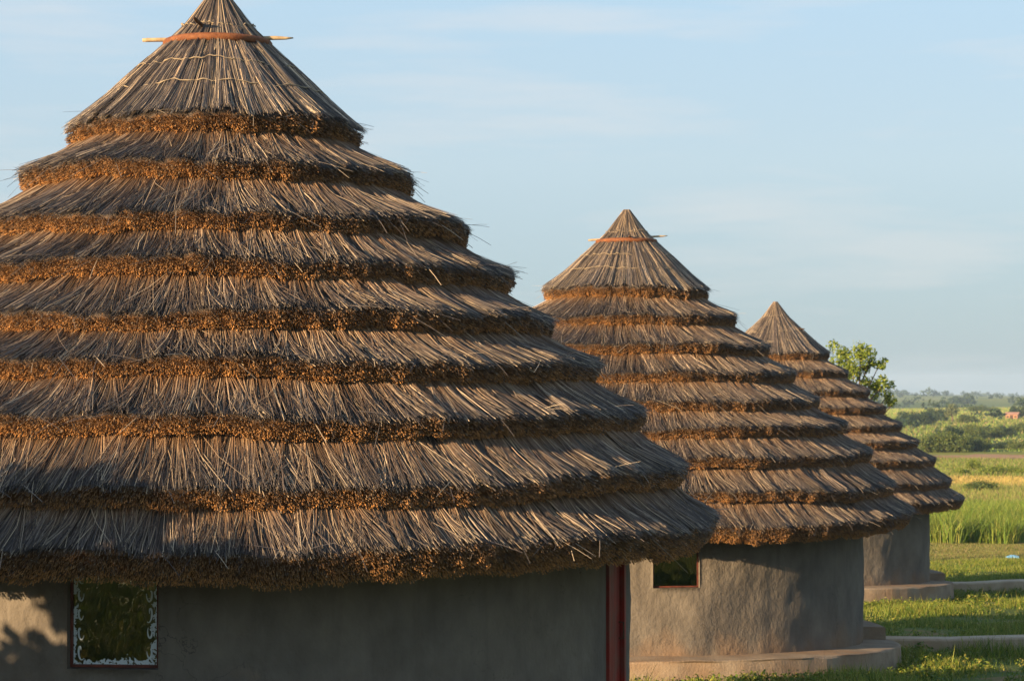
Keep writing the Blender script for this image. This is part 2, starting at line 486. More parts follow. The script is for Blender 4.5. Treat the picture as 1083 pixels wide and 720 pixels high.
def lay_strands(g, P, width, normal_ref, col0, col1, seg_jit=0.0):
    """P: (n, s, 3) centre lines; V-section straw. col0/col1: (n,3) colours at root and tip."""
    n, s, _ = P.shape
    tan = np.gradient(P, axis=1)
    tan /= np.linalg.norm(tan, axis=2, keepdims=True) + 1e-9
    side = np.cross(tan, normal_ref[:, None, :])
    side /= np.linalg.norm(side, axis=2, keepdims=True) + 1e-9
    nor = np.cross(side, tan)
    w = width[:, None, None] * np.linspace(1.0, 0.65, s)[None, :, None]
    A = P - side * w * 0.5 - nor * w * 0.25
    B = P + nor * w * 0.30
    D = P + side * w * 0.5 - nor * w * 0.25
    V = np.stack([A, B, D], 2)                    # n, s, 3, 3
    idx = np.arange(n * s * 3).reshape(n, s, 3)
    q1 = np.stack([idx[:, :-1, 0], idx[:, :-1, 1], idx[:, 1:, 1], idx[:, 1:, 0]], -1).reshape(-1, 4)
    q2 = np.stack([idx[:, :-1, 1], idx[:, :-1, 2], idx[:, 1:, 2], idx[:, 1:, 1]], -1).reshape(-1, 4)
    f = np.linspace(0, 1, s)[None, :, None, None] ** 0.5
    col = col0[:, None, None, :] * (1 - f) + col1[:, None, None, :] * f
    col = np.broadcast_to(col, (n, s, 3, 3)).reshape(-1, 3)
    g.add(V.reshape(-1, 3), np.concatenate([q1, q2]), None, col, smooth=False)

def straw_colours(n, r):
    k = r.random(n)
    dark = np.array([0.036, 0.031, 0.031]); mid = np.array([0.125, 0.098, 0.080]); light = np.array([0.52, 0.395, 0.255])
    t = np.clip(k * 1.35, 0, 1)[:, None]
    c = dark * (1 - t) + mid * t
    t2 = np.clip((k - 0.66) / 0.34, 0, 1)[:, None] ** 1.4
    c = c * (1 - t2) + light * t2
    return c * r.uniform(0.85, 1.15, (n, 1))

def smooth_field(th, u, seed, n=14, kmax=60, vk=6):
    r = np.random.default_rng(seed)
    s = np.zeros_like(th)
    for i in range(n):
        k = r.integers(4, kmax)
        s = s + np.sin(k * th + u * r.uniform(-vk, vk) + r.uniform(0, 6.28)) / n ** 0.5
    return s

def tip_wob(i, th):
    return (wave(th, [(3, .020), (5, .016), (9, .013), (14, .010), (23, .010), (37, .010), (71, .008), (113, .007)], 100 + i),
            wave(th, [(2, .014), (4, .012), (7, .012), (13, .010), (29, .010), (61, .008), (97, .007)], 200 + i))

ORANGE = np.array([0.53, 0.255, 0.086])
def cap_flute(t):
    return 0.026 * np.abs(np.sin(t * 15 + 1.4 * np.sin(5 * t + 1) + 0.8 * np.sin(11 * t))) + 0.006 * np.sin(t * 57 + 2 * np.sin(7 * t))

def build_layer(i):
    FACE = (-0.130, -0.225) if i == 8 else FACE_
    r = np.random.default_rng(300 + i)
    g = Geo()
    rt, zt = TIP_R[i], TIP_Z[i] + (0.060 if i == 8 else 0.018)
    cap = i == 0
    if cap:
        r0, z0 = None, None
    else:
        rp, zp = TIP_R[i - 1], TIP_Z[i - 1] + 0.018
        r0, z0 = rp + FACE_[0] - 0.02, zp + FACE_[1] - 0.01       # notch where this layer emerges
    # ---- body: one lathed ring with wavy edges
    nth = 220 if i > 1 else 140
    th = np.linspace(0, 2 * np.pi, nth, endpoint=False)
    dr, dz = tip_wob(i, th)
    if cap:
        prof = [(0.03, 7.18)] + [(a - 0.03, b_ - 0.03) for a, b_ in CAP]
    else:
        prof = [(r0 - 0.22, z0 + 0.16), (r0 - 0.02, z0 - 0.02), ((r0 + rt) / 2 - 0.01, (z0 + zt) / 2 - 0.058)]
    npre = len(prof)
    prof += [(rt - 0.05, zt - 0.015), (rt - 0.055, zt - 0.05), (rt + FACE[0] * 0.55 - 0.04, zt + FACE[1] * 0.5), (rt + FACE[0] - 0.06, zt + FACE[1]),
             (rt + FACE[0] - 0.40, zt + FACE[1] + 0.17)]
    V = []
    for j, (pr, pz) in enumerate(prof):
        wgt = 1.0 if j >= npre else (0.0 if j < npre - 1 else 0.4)
        rr = pr + dr * wgt; zz = pz + dz * wgt
        V.append(np.stack([rr * np.cos(th), rr * np.sin(th), zz], -1))
    V = np.stack(V, 1)                                    # nth, nprof, 3
    bc = np.tile(np.array([0.045, 0.032, 0.022]), (nth, len(prof), 1))
    if cap: bc[:, :npre] = np.array([0.13, 0.10, 0.078])
    bc[:, npre + 1:] = np.array([0.10, 0.045, 0.016])
    g.add(V.reshape(-1, 3), grid_q(nth, len(prof), True), None, bc.reshape(-1, 3))
    # ---- straw lying on top
    circ = 2 * np.pi * rt
    n = int(circ * (670 if not cap else 1500))
    t0 = r.uniform(0, 2 * np.pi, n)
    lean = 0.060 * smooth_field(t0 * (rt / 1.6), np.zeros(n), 400 + i, 18, 70) + r.normal(0, 0.025, n)
    wild = r.random(n) < 0.014
    lean = lean + wild * r.normal(0, 0.14, n)
    if cap:
        s = 5
        cp = np.array(CAP + [(rt, zt)])
        start = np.where(r.random(n) < 0.16, 0.0, r.uniform(0, 0.80, n))
        endp = np.clip(1.0 + r.normal(-0.01, 0.025, n), 0, 1.06)
        short = r.random(n) < 0.6
        endp = np.where(short, np.clip(start + r.uniform(0.25, 0.5, n), 0, 1.0), endp)
        seglen = np.concatenate([[0], np.cumsum(np.hypot(np.diff(cp[:, 0]), np.diff(cp[:, 1])))]); seglen /= seglen[-1]
        f = np.linspace(0, 1, s)[None, :]
        u = start[:, None] + (endp - start)[:, None] * f
        rr = np.interp(u, seglen, cp[:, 0]) + np.maximum(u - 1, 0) * 1.2
        zz = np.interp(u, seglen, cp[:, 1]) - np.maximum(u - 1, 0) * 0.8
        flute = cap_flute(t0)
        lift = flute[:, None] * np.clip(rr / 0.4, 0.15, 1) * (1 - 0.75 * np.exp(-((zz - 6.74) / 0.06) ** 2)) + r.uniform(-0.014, 0.008, n)[:, None]
        th_ = t0[:, None] + lean[:, None] * 0.55 * f / np.maximum(rr, 0.3)
        dr, dz = tip_wob(i, th_)
        wg = np.clip((u - 0.7) / 0.3, 0, 1)
        rr = rr + lift * 0.65 + dr * wg; zz = zz + lift * 0.75 + dz * wg
        slope = np.array([0.6, 0.8])
    else:
        s = 3
        f = np.linspace(0, 1, s)[None, :]
        ro, zo = r0 - 0.10, z0 + 0.055
        ext = r.normal(0.0, 0.028, n); ext = np.where(wild, ext + r.uniform(0, .07, n), ext)
        short = r.random(n) < 0.28
        fe = np.where(short, r.uniform(0.45, 0.9, n), 1.0)
        fs = np.where(r.random(n) < 0.25, r.uniform(0.15, 0.45, n), 0.0)
        u = fs[:, None] + (fe - fs)[:, None] * f
        L_ = math.hypot(rt - ro, zt - zo)
        ur, uz = (rt - ro) / L_, (zt - zo) / L_
        dist = u * (L_ + ext[:, None])
        th_ = t0[:, None] + (lean[:, None] * u * L_ * 3.0) / rt
        dr, dz = tip_wob(i, th_)
        depth = r.beta(1.4, 1.6, n) * 0.055 - 0.022
        clump = 0.020 * smooth_field(t0 * (rt / 1.6), np.zeros(n), 500 + i, 16, 70)
        lift = (depth + clump)[:, None] * (0.35 + 0.65 * u) - (0.034 * np.sin(np.pi * u)) - 0.012 * np.maximum(u - 0.85, 0) / 0.15
        th_ = th_ + (r.normal(0, 0.014, n)[:, None] * 4 * f * (1 - f)) / rt
        lift = lift + wild[:, None] * u * r.uniform(0, 0.05, n)[:, None]
        rr = ro + ur * dist - uz * lift + dr * u ** 2
        zz = zo + uz * dist + ur * lift + dz * u ** 2
        slope = np.array([-uz, ur])
    P = np.stack([rr * np.cos(th_), rr * np.sin(th_), zz], -1)
    nref = np.stack([slope[0] * np.cos(t0), slope[0] * np.sin(t0), np.full(n, slope[1])], -1) + r.normal(0, 0.35, (n, 3))
    c = straw_colours(n, r) * (1 + 0.30 * smooth_field(t0 * (rt / 1.6), np.zeros(n), 800 + i, 20, 90))[:, None].clip(0.45, 1.6)
    fresh = np.exp(-((fs if not cap else np.ones(n)) * 6))[:, None]
    c0 = c * (1 - 0.50 * fresh) + (ORANGE * 0.8) * 0.50 * fresh if not cap else c * np.array([1.30, 1.18, 1.05])
    c1 = c * (0.95 if not cap else 1.35)
    lay_strands(g, P, r.uniform(0.0036, 0.0082, n) * (0.80 if cap else 1.0), nref, c0, c1)
    # ---- a few stray stalks sticking out past the edge
    n = int(circ * 5)
    t0 = r.uniform(0, 2 * np.pi, n)
    f = np.linspace(0, 1, 4)[None, :]
    ln = r.uniform(0.12, 0.34, n)[:, None]
    drop = r.normal(-0.30, 0.35, n)[:, None]
    rr = rt - 0.10 + f * ln; zz = zt + 0.03 + f * ln * drop - 0.12 * f ** 2 * ln
    th_ = t0[:, None] + f * ln * r.normal(0, 0.7, n)[:, None] / rt
    P = np.stack([rr * np.cos(th_), rr * np.sin(th_), zz], -1)
    nref = np.stack([np.zeros(n), np.zeros(n), np.ones(n)], -1) + r.normal(0, 0.3, (n, 3))
    c = straw_colours(n, r)
    lay_strands(g, P, r.uniform(0.004, 0.008, n), nref, c, c)
    # ---- cut stalk ends packed over the edge face
    fl = math.hypot(*FACE)
    n = int(circ * fl * 7600)
    t0 = r.uniform(0, 2 * np.pi, n); v = r.random(n) ** 0.9
    dr, dz = tip_wob(i, t0)
    dr2, dz2 = 0.009 * smooth_field(t0 * rt, v * 4, 600 + i, 16, 40), 0
    bulge = 0.022 * np.sin(np.pi * np.clip(v, 0, 1))
    br = rt + FACE[0] * v + dr + bulge * 0.8 + dr2 - 0.035
    bz = zt + FACE[1] * v + dz - bulge * 0.5 - 0.01
    ln = r.uniform(0.030, 0.058, n)
    dirr = 0.82 + r.normal(0, 0.10, n); dirz = -0.42 + r.normal(0, 0.15, n) - 0.15 * v; dirt = r.normal(0, 0.15, n)
    ct, st = np.cos(t0), np.sin(t0)
    base = np.stack([br * ct, br * st, bz], -1)
    d = np.stack([dirr * ct - dirt * st, dirr * st + dirt * ct, dirz], -1)
    d /= np.linalg.norm(d, axis=1, keepdims=True)
    a = np.cross(d, r.normal(0, 1, (n, 3))); a /= np.linalg.norm(a, axis=1, keepdims=True)
    b_ = np.cross(d, a)
    rad = r.uniform(0.0026, 0.0048, n)[:, None]
    endp = base + d * ln[:, None]
    ring = [base] + [endp + rad * (math.cos(ang) * a + math.sin(ang) * b_) for ang in (0, 2.094, 4.189)]
    V = np.stack(ring, 1)
    idx = np.arange(n * 4).reshape(n, 4)
    t = np.concatenate([idx[:, [0, 1, 2]], idx[:, [0, 2, 3]], idx[:, [0, 3, 1]], idx[:, [1, 2, 3]]])
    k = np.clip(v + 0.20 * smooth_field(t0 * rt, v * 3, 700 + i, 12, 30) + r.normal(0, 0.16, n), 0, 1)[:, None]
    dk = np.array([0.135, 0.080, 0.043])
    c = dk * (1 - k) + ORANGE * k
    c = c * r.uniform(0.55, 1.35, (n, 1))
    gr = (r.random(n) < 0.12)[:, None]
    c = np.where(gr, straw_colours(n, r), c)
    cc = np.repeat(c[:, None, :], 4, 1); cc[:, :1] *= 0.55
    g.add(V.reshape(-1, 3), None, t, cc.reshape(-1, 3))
    return g.mesh('thatch_layer', [M_straw])

LAYERS = [build_layer(i) for i in range(9)]

# underside: conical ceiling of poles seen only from below
def cone_mesh():
    g = Geo()
    n = 96
    th = np.linspace(0, 2 * np.pi, n, endpoint=False)
    prof = [(0.05, 6.85), (1.0, 5.85), (2.2, 4.72), (3.4, 3.52), (4.22, 2.36), (4.22, 2.31), (3.4, 3.44), (2.2, 4.64), (1.0, 5.77), (0.05, 6.77)]
    V = np.stack([np.stack([a * np.cos(th), a * np.sin(th), np.full(n, b_)], -1) for a, b_ in prof], 1)
    g.add(V.reshape(-1, 3), grid_q(n, len(prof), True), None, (0.07, 0.045, 0.028))
    for k in range(28):
        a = k / 28 * 2 * np.pi
        p = np.array([[c * math.cos(a), c * math.sin(a), z] for c, z in [(0.15, 6.62), (1.0, 5.72), (2.2, 4.59), (3.4, 3.39), (4.15, 2.33)]])
        v, q, t = tube_vq(p, 0.03, 6)
        g.add(v, q, t, (0.13, 0.085, 0.05))
    return g.mesh('roof_frame', [M_straw])
ROOF_FRAME = cone_mesh()

def hoop_mesh():
    n = 96
    th = np.linspace(0, 2 * np.pi, n, endpoint=False)
    r0 = 0.478 + wave(th, [(2, .006), (3, .005), (7, .003)], 5)
    z0 = 6.735 + wave(th, [(1, .006), (2, .004)], 8)
    sec = [(-0.024, -0.030), (0.012, -0.036), (0.026, -0.012), (0.026, 0.014), (0.010, 0.036), (-0.024, 0.030)]
    V = np.stack([np.stack([(r0 + a) * np.cos(th), (r0 + a) * np.sin(th), z0 + b_], -1) for a, b_ in sec], 1)
    idx = np.arange(n * 6).reshape(n, 6)
    q = []
    nx = np.roll(idx, -1, 0)
    for j in range(6):
        j2 = (j + 1) % 6
        q.append(np.stack([idx[:, j], nx[:, j], nx[:, j2], idx[:, j2]], -1))
    return mesh_np('hoop', V.reshape(-1, 3), np.concatenate(q), None, [M_hoop], smooth=True)
HOOP = hoop_mesh()

def twine_mesh(rad, z, seed):
    n = 240
    th = np.linspace(0, 2 * np.pi, n, endpoint=False)
    fl = cap_flute(th) * 0.6
    rr = rad + 0.012 + 0.65 * fl + wave(th, [(41, .003), (67, .003)], seed)
    zz = z + 0.013 + 0.75 * fl + wave(th, [(2, .012), (5, .010), (11, .008), (23, .007)], seed + 1)
    c = np.stack([rr * np.cos(th), rr * np.sin(th), zz], -1)
    g = Geo()
    k = 6
    rad_t = 0.0045 + wave(th, [(31, .0015), (53, .0015)], seed + 2)
    er = np.stack([np.cos(th), np.sin(th), np.zeros(n)], -1)
    V = np.stack([c + rad_t[:, None] * (math.cos(a) * er + math.sin(a) * np.array([0, 0, 1.0])) for a in np.arange(k) * 2 * np.pi / k], 1)
    idx = np.arange(n * k).reshape(n, k); nx = np.roll(idx, -1, 0)
    q = np.concatenate([np.stack([idx[:, j], nx[:, j], nx[:, (j + 1) % k], idx[:, (j + 1) % k]], -1) for j in range(k)])
    g.add(V.reshape(-1, 3), q, None, (0.33, 0.25, 0.16), smooth=True)
    return g.mesh('twine', [M_twine])
def cap_r(z):
    return float(np.interp(-z, [-c[1] for c in CAP], [c[0] for c in CAP]))
TWINES = [twine_mesh(cap_r(z), z, sd) for z, sd in ((6.87, 31), (6.48, 41), (6.25, 51))]

def stick_mesh(p0, p1, r0, r1, mat, sharp=True, seed=0):
    p0 = np.array(p0, float); p1 = np.array(p1, float)
    f = np.array([0, .03, .3, .6, .88, .95, 1.0])
    P = p0 + (p1 - p0) * f[:, None]
    rr = np.random.default_rng(seed)
    P[1:-1] += rr.normal(0, 0.004, (5, 3))
    rad = r0 + (r1 - r0) * f
    rad[0] *= 0.8
    if sharp: rad[-2] *= 0.75; rad[-1] *= 0.3
    v, q, t = tube_vq(P, rad, 8)
    return mesh_np('stick', v, q, t, [mat], smooth=np.concatenate([np.ones(len(q), bool), np.zeros(len(t), bool)]))

# ------------------------------------------------------------------ the hut: walls
WR = 3.74
TH_WALL = 0.17
Z_FLOOR = 0.36
Z_WALLTOP = 2.95
WIN_HALF = 0.345 / WR
DOOR_HALF = 0.31 / WR
WIN_Z = (1.51, 2.33)
DOOR_Z = (Z_FLOOR + 0.20, 2.42)
# hut-local angles: window at angle 0 (local +X), door 77 degrees anticlockwise of it (to the right seen from outside)
A_WIN = 0.0

def wall_mesh(seed, A_DOOR):
    edges = [A_WIN - WIN_HALF, A_WIN + WIN_HALF, A_DOOR - DOOR_HALF, A_DOOR + DOOR_HALF]
    base = np.linspace(-math.pi, math.pi, 300, endpoint=False)
    keep = np.ones(len(base), bool)
    for e in edges: keep &= np.abs(base - e) > 0.012
    th = np.sort(np.concatenate([base[keep], edges]))
    zb = np.linspace(0.0, Z_WALLTOP, 44)
    ze = [WIN_Z[0], WIN_Z[1], DOOR_Z[0], DOOR_Z[1]]
    keep = np.ones(len(zb), bool)
    for e in ze: keep &= np.abs(zb - e) > 0.025
    zs = np.sort(np.concatenate([zb[keep], ze]))
    nt_, nz_ = len(th), len(zs)
    T, Z = np.meshgrid(th, zs, indexing='ij')
    D = np.zeros_like(T)
    for a in range(nt_):
        for b_ in range(nz_):
            p = Vector((WR * math.cos(T[a, b_]), WR * math.sin(T[a, b_]), Z[a, b_]))
            q = Vector((p.x * 1.3 + seed * 7, p.y * 1.3, p.z * 0.8))
            D[a, b_] = 0.040 * mnoise.noise(q) + 0.018 * mnoise.noise(q * 3.3) + 0.009 * mnoise.noise(q * 8.0)
    # flatten near the openings
    def fade(a0, a1, z0, z1):
        dx = np.maximum(np.maximum(a0 - T, T - a1), 0) * WR
        dz = np.maximum(np.maximum(z0 - Z, Z - z1), 0)
        return np.clip(np.hypot(dx, dz) / 0.18, 0, 1)
    D = D * fade(edges[0], edges[1], *WIN_Z) * fade(edges[2], edges[3], *DOOR_Z)
    Ro = WR + D
    outer = np.stack([Ro * np.cos(T), Ro * np.sin(T), Z], -1).reshape(-1, 3)
    Ri = WR - TH_WALL
    inner = np.stack([Ri * np.cos(T), Ri * np.sin(T), Z], -1).reshape(-1, 3)
    q = grid_q(nt_, nz_, True)
    tm = (th + np.roll(th, -1)) / 2; tm[-1] = math.pi
    zm = (zs[:-1] + zs[1:]) / 2
    TM, ZM = np.meshgrid(tm, zm, indexing='ij')
    hole = np.zeros(TM.shape, bool)
    hole |= (TM > edges[0]) & (TM < edges[1]) & (ZM > WIN_Z[0]) & (ZM < WIN_Z[1])
    hole |= (TM > edges[2]) & (TM < edges[3]) & (ZM > DOOR_Z[0]) & (ZM < DOOR_Z[1])
    qo = q[~hole.ravel()]
    qi = qo[:, ::-1] + len(outer)
    rev = []
    hh = hole
    N = len(outer)
    ii, jj = np.nonzero(hh)
    for a, b_ in zip(ii, jj):
        a2 = (a + 1) % nt_
        if not hh[a - 1, b_]: rev.append((a * nz_ + b_, a * nz_ + b_ + 1, N + a * nz_ + b_ + 1, N + a * nz_ + b_))
        if not hh[a2, b_]: rev.append((a2 * nz_ + b_ + 1, a2 * nz_ + b_, N + a2 * nz_ + b_, N + a2 * nz_ + b_ + 1))
        if not hh[a, b_ - 1]: rev.append((a2 * nz_ + b_, a * nz_ + b_, N + a * nz_ + b_, N + a2 * nz_ + b_))
        if not hh[a, b_ + 1]: rev.append((a * nz_ + b_ + 1, a2 * nz_ + b_ + 1, N + a2 * nz_ + b_ + 1, N + a * nz_ + b_ + 1))
    allq = np.concatenate([qo, qi, np.array(rev)])
    sm = np.concatenate([np.ones(len(qo) + len(qi), bool), np.zeros(len(rev), bool)])
    return mesh_np('wall', np.concatenate([outer, inner]), allq, None, [M_plaster], smooth=sm)

def on_wall(ang, v):
    """local frame (tangent x, radial y, z) -> hut coords. x runs anticlockwise, y outward from the wall face."""
    v = np.asarray(v, float)
    c, s = math.cos(ang), math.sin(ang)
    rad = WR + v[:, 1]
    return np.stack([rad * c - v[:, 0] * s, rad * s + v[:, 0] * c, v[:, 2]], -1)

def frame_mesh(ang, hw, z0, z1, w, y0, y1, mat, bottom=True, name='frame'):
    g = Geo()
    parts = [(-hw, -hw + w, z0, z1), (hw - w, hw, z0, z1), (-hw + w, hw - w, z1 - w, z1)]
    if bottom: parts.append((-hw + w, hw - w, z0, z0 + w))
    for a, b_, c, d in parts:
        v, q = box_vq(a, b_, y0, y1, c, d)
        g.add(on_wall(ang, v), q)
    return g.mesh(name, [mat])

def pane_mesh(ang, hw, z0, z1, y, mat):
    v = np.array([(-hw, y, z0), (hw, y, z0), (hw, y, z1), (-hw, y, z1)], float)
    vv = on_wall(ang, v)
    return mesh_np('pane', vv, [(0, 1, 2, 3)], None, [mat], col=np.array([(0, 0, 0), (1, 0, 0), (1, 1, 0), (0, 1, 0)], float))

WIN_FRAME = frame_mesh(A_WIN, 0.338, WIN_Z[0] + 0.006, WIN_Z[1] - 0.006, 0.020, -0.115, -0.080, M_frame, name='window_frame')
PANE = pane_mesh(A_WIN, 0.317, WIN_Z[0] + 0.027, WIN_Z[1] - 0.027, -0.096, M_pane)
PLAIN_PANE = pane_mesh(A_WIN, 0.317, WIN_Z[0] + 0.027, WIN_Z[1] - 0.027, -0.096, M_plain_pane)
def scroll_mesh():
    """looping strokes of white paint down both sides of the pane"""
    out_ = []
    r = np.random.default_rng(17)
    y = -0.0925
    z0, z1 = WIN_Z[0] + 0.05, WIN_Z[1] - 0.06
    for side in (-1, 1):
        for k in range(5):
            zc = z0 + (z1 - z0) * (k + 0.5) / 5
            t_ = np.linspace(0, 1.0, 22)
            rad = (0.018 + 0.028 * t_) * r.uniform(0.8, 1.2)
            an = r.uniform(0, 2) + t_ * 5.2
            xx = side * (0.278 - 0.9 * 0.5 * rad * (1 + np.cos(an)))
            zz = zc + 1.3 * rad * np.sin(an)
            wd = 0.0055 * (0.35 + np.sin(np.pi * t_))
            tn = np.stack([np.gradient(xx), np.gradient(zz)], -1); tn /= np.linalg.norm(tn, axis=1, keepdims=True)
            nx, nz2 = -tn[:, 1] * wd, tn[:, 0] * wd
            V = np.stack([np.stack([xx - nx, np.full(22, y), zz - nz2], -1), np.stack([xx, np.full(22, y + 0.0012), zz], -1), np.stack([xx + nx, np.full(22, y), zz + nz2], -1)], 1)
            g = Geo(); g.add(on_wall(A_WIN, V.reshape(-1, 3)), grid_q(22, 3))
            out_.append(g.mesh('paint_scroll', [M_white]))
    return out_
SCROLLS = scroll_mesh()

def door_meshes(A_DOOR):
    hw = 0.31
    fr = frame_mesh(A_DOOR, hw - 0.004, DOOR_Z[0], DOOR_Z[1] - 0.006, 0.060, -0.12, 0.016, M_red, bottom=False, name='door_frame')
    g = Geo()
    x0, x1 = -hw + 0.068, hw - 0.068
    npl = 5
    pl = []
    for k in range(npl):
        a = x0 + (x1 - x0) * k / npl + 0.003; b_ = x0 + (x1 - x0) * (k + 1) / npl - 0.003
        v, q = box_vq(a, b_, -0.055, -0.025, DOOR_Z[0] + 0.02, DOOR_Z[1] - 0.09)
        gg = Geo(); gg.add(on_wall(A_DOOR, v), q)
        pl.append(gg.mesh('plank', [M_red]))
    v, q = box_vq(x0, x1, -0.080, -0.058, DOOR_Z[0] + 0.02, DOOR_Z[1] - 0.09)
    g.add(on_wall(A_DOOR, v), q)
    back = g.mesh('door', [M_red])
    h = Geo()
    v, q, t = tube_vq([(x1 - 0.05, -0.022, 1.42), (x1 - 0.05, 0.02, 1.42), (x1 - 0.05, 0.02, 1.56), (x1 - 0.05, -0.022, 1.56)], 0.008, 8)
    h.add(on_wall(A_DOOR, v), q, t)
    return fr, back, pl, h.mesh('handle', [M_darkwood])

def step_mesh(A_DOOR):
    """two low curved door steps: a block on the plinth"""
    g = Geo()
    n = 24
    a = np.linspace(A_DOOR - 0.30, A_DOOR + 0.30, n)
    V = []
    for aa in a:
        c, s = math.cos(aa), math.sin(aa)
        for rr, zz in ((WR - 0.12, 0.05), (WR - 0.12, DOOR_Z[0] - 0.004), (WR + 0.40, DOOR_Z[0] - 0.012), (WR + 0.42, DOOR_Z[0] - 0.03), (WR + 0.43, 0.05)):
            V.append((rr * c, rr * s, zz))
    q = grid_q(n, 5)
    V = np.array(V)
    caps = [(0, 1, 2, 3), ((n - 1) * 5 + 3, (n - 1) * 5 + 2, (n - 1) * 5 + 1, (n - 1) * 5)]
    caps += [(0, 3, 4, 4), ]
    g.add(V, np.concatenate([q, np.array(caps[:2])]), [(0, 3, 4), ((n - 1) * 5, (n - 1) * 5 + 4, (n - 1) * 5 + 3)])
    return g.mesh('door_step', [M_concrete])

SLOPE = -0.047
def plinth_mesh(seed):
    """round footing whose top follows the falling ground"""
    n = 220
    th = np.linspace(0, 2 * np.pi, n, endpoint=False)
    prof = [(WR - 0.30, 0.375), (WR - 0.05, 0.370), (4.10, 0.345), (4.265, 0.335), (4.295, 0.325), (4.305, 0.300), (4.315, 0.0), (4.33, -0.6)]
    V = []
    for j, (a, b_) in enumerate(prof):
        w = wave(th, [(3, .012), (7, .010), (17, .006), (31, .005), (53, .004)], seed + (j > 4)) if j >= 2 else 0
        rr = a + w
        x = rr * np.cos(th); y = rr * np.sin(th)
        z = b_ + SLOPE * y + (wave(th, [(5, .006), (19, .004), (41, .003)], seed + 9) if 2 <= j <= 5 else 0)
        V.append(np.stack([x, y, z], -1))
    V = np.stack(V, 1)
    return mesh_np('plinth', V.reshape(-1, 3), grid_q(n, len(prof), True), None, [M_concrete], smooth=False)
FLOOR = None
def floor_mesh():
    n = 64
    th = np.linspace(0, 2 * np.pi, n, endpoint=False)
    r = WR - TH_WALL - 0.01
    V = np.concatenate([np.stack([r * np.cos(th), r * np.sin(th), np.full(n, 0.10)], -1), [(0, 0, 0.10)]])
    t = [(i, (i + 1) % n, n) for i in range(n)]
    return mesh_np('floor', V, None, t, [M_concrete])
FLOOR = floor_mesh()

def make_hut(k, win_dir_deg, door_sep, label, hoop=True, roof_turn=0.0):
    """win_dir_deg: world heading (maths angle) the window faces"""
    x, y = HUTS[k]
    rz = R_(win_dir_deg)
    ad = R_(door_sep)
    WALL = wall_mesh(k + 1, ad)
    DOOR_FRAME, DOOR, PLANKS, HANDLE = door_meshes(ad)
    STEP = step_mesh(ad)
    hut = link('thatched_hut', None, None, (x, y, HUT_Z[k]), rz)
    tag(hut, label, 'hut', 'round thatched huts in a row')
    w = link('wall', WALL, hut)
    f = link('floor', FLOOR, hut)
    p = link('plinth', plinth_mesh(20 + 3 * k), hut, rz=-rz)
    win = link('window', WIN_FRAME, hut)
    link('pane', PANE if k == 0 else PLAIN_PANE, win)
    if k == 0:
        for m in SCROLLS: link('paint_scroll', m, win)
    d = link('door', DOOR, hut)
    link('door_frame', DOOR_FRAME, d)
    for m in PLANKS: link('plank', m, d)
    link('handle', HANDLE, d)
    link('door_step', STEP, hut)
    roof = link('roof', ROOF_FRAME, hut, rz=-rz + roof_turn)
    for i, m in enumerate(LAYERS):
        link('thatch_layer', m, roof)
    for m in TWINES: link('twine', m, roof)
    if hoop: link('hoop', HOOP, roof, rz=-roof_turn)
    return hut, roof, roof_turn

# headings of the windows, from the photograph
def face_dir(k, phi):
    """maths angle of the outward normal phi degrees to the right (seen from the camera) of the hut's nearest point"""
    x, y = HUTS[k]
    return math.degrees(math.atan2(-y, -x)) + phi
h1, roof1, t1 = make_hut(0, face_dir(0, -11.9), 78.0, 'largest, nearest thatched round hut with a paint-edged window and red door', True, 0.0)
h2, roof2, t2 = make_hut(1, face_dir(1, 11.0), 100.0, 'middle thatched round hut with sunlit grey wall, between nearest and farthest huts', True, 2.1)
h3, roof3, t3 = make_hut(2, face_dir(2, 0.0), 112.0, 'smallest, farthest thatched round hut in front of the leafy tree', False, 4.0)

def stick(roof, turn, name, p0, p1, r0, r1, mat, seed):
    o = link(name, stick_mesh(p0, p1, r0, r1, mat, True, seed), roof, rz=-turn)
    return o
stick(roof1, t1, 'stick', (-0.68, -0.10, 6.765), (0.69, -0.04, 6.795), 0.020, 0.020, M_wood, 1)
stick(roof1, t1, 'peg', (0.02, 0.1, 6.77), (-0.15, -0.55, 6.90), 0.022, 0.018, M_darkwood, 2)
stick(roof2, t2, 'stick', (-0.62, -0.05, 6.76), (0.66, 0.02, 6.84), 0.018, 0.016, M_wood, 3)
stick(roof2, t2, 'peg', (0.03, 0.1, 6.76), (0.02, -0.6, 6.80), 0.020, 0.017, M_darkwood, 4)
stick(roof3, t3, 'stick', (-0.1, -0.25, 6.60), (0.68, -0.40, 6.57), 0.022, 0.02, M_darkwood, 5)

# ------------------------------------------------------------------ concrete walkway edges leading off to the right
def walkway(name, x0, y0, x1, y1, w, h, label, seed):
    n = 60
    f = np.linspace(0, 1, n)
    d = np.array([x1 - x0, y1 - y0]); Lr = np.hypot(*d); d = d / Lr
    nrm = np.array([-d[1], d[0]])
    V = []
    w1 = wave(f * 6.28, [(3, .010), (8, .008), (17, .006)], seed)
    for k in range(n):
        p = np.array([x0, y0]) + d * Lr * f[k]
        gz = float(ground_z(p[0], p[1]))
        for off, zz in ((-w / 2 - 0.01, -0.5), (-w / 2, h - 0.03), (-w / 2 + 0.025, h), (w / 2 - 0.025, h), (w / 2, h - 0.03), (w / 2 + 0.01, -0.5)):
            q_ = p + nrm * (off + w1[k])
            V.append((q_[0], q_[1], gz + zz + (w1[k] * 0.6 if zz > 0 else 0)))
    return tag(link(name, mesh_np(name, V, grid_q(n, 6), None, [M_kerb], smooth=False)), label, None, None, 'structure')
walkway('path', 5.9, 37.9, 30.0, 38.4, 0.45, 0.25, 'raised concrete path edge running right from the middle hut', 61)
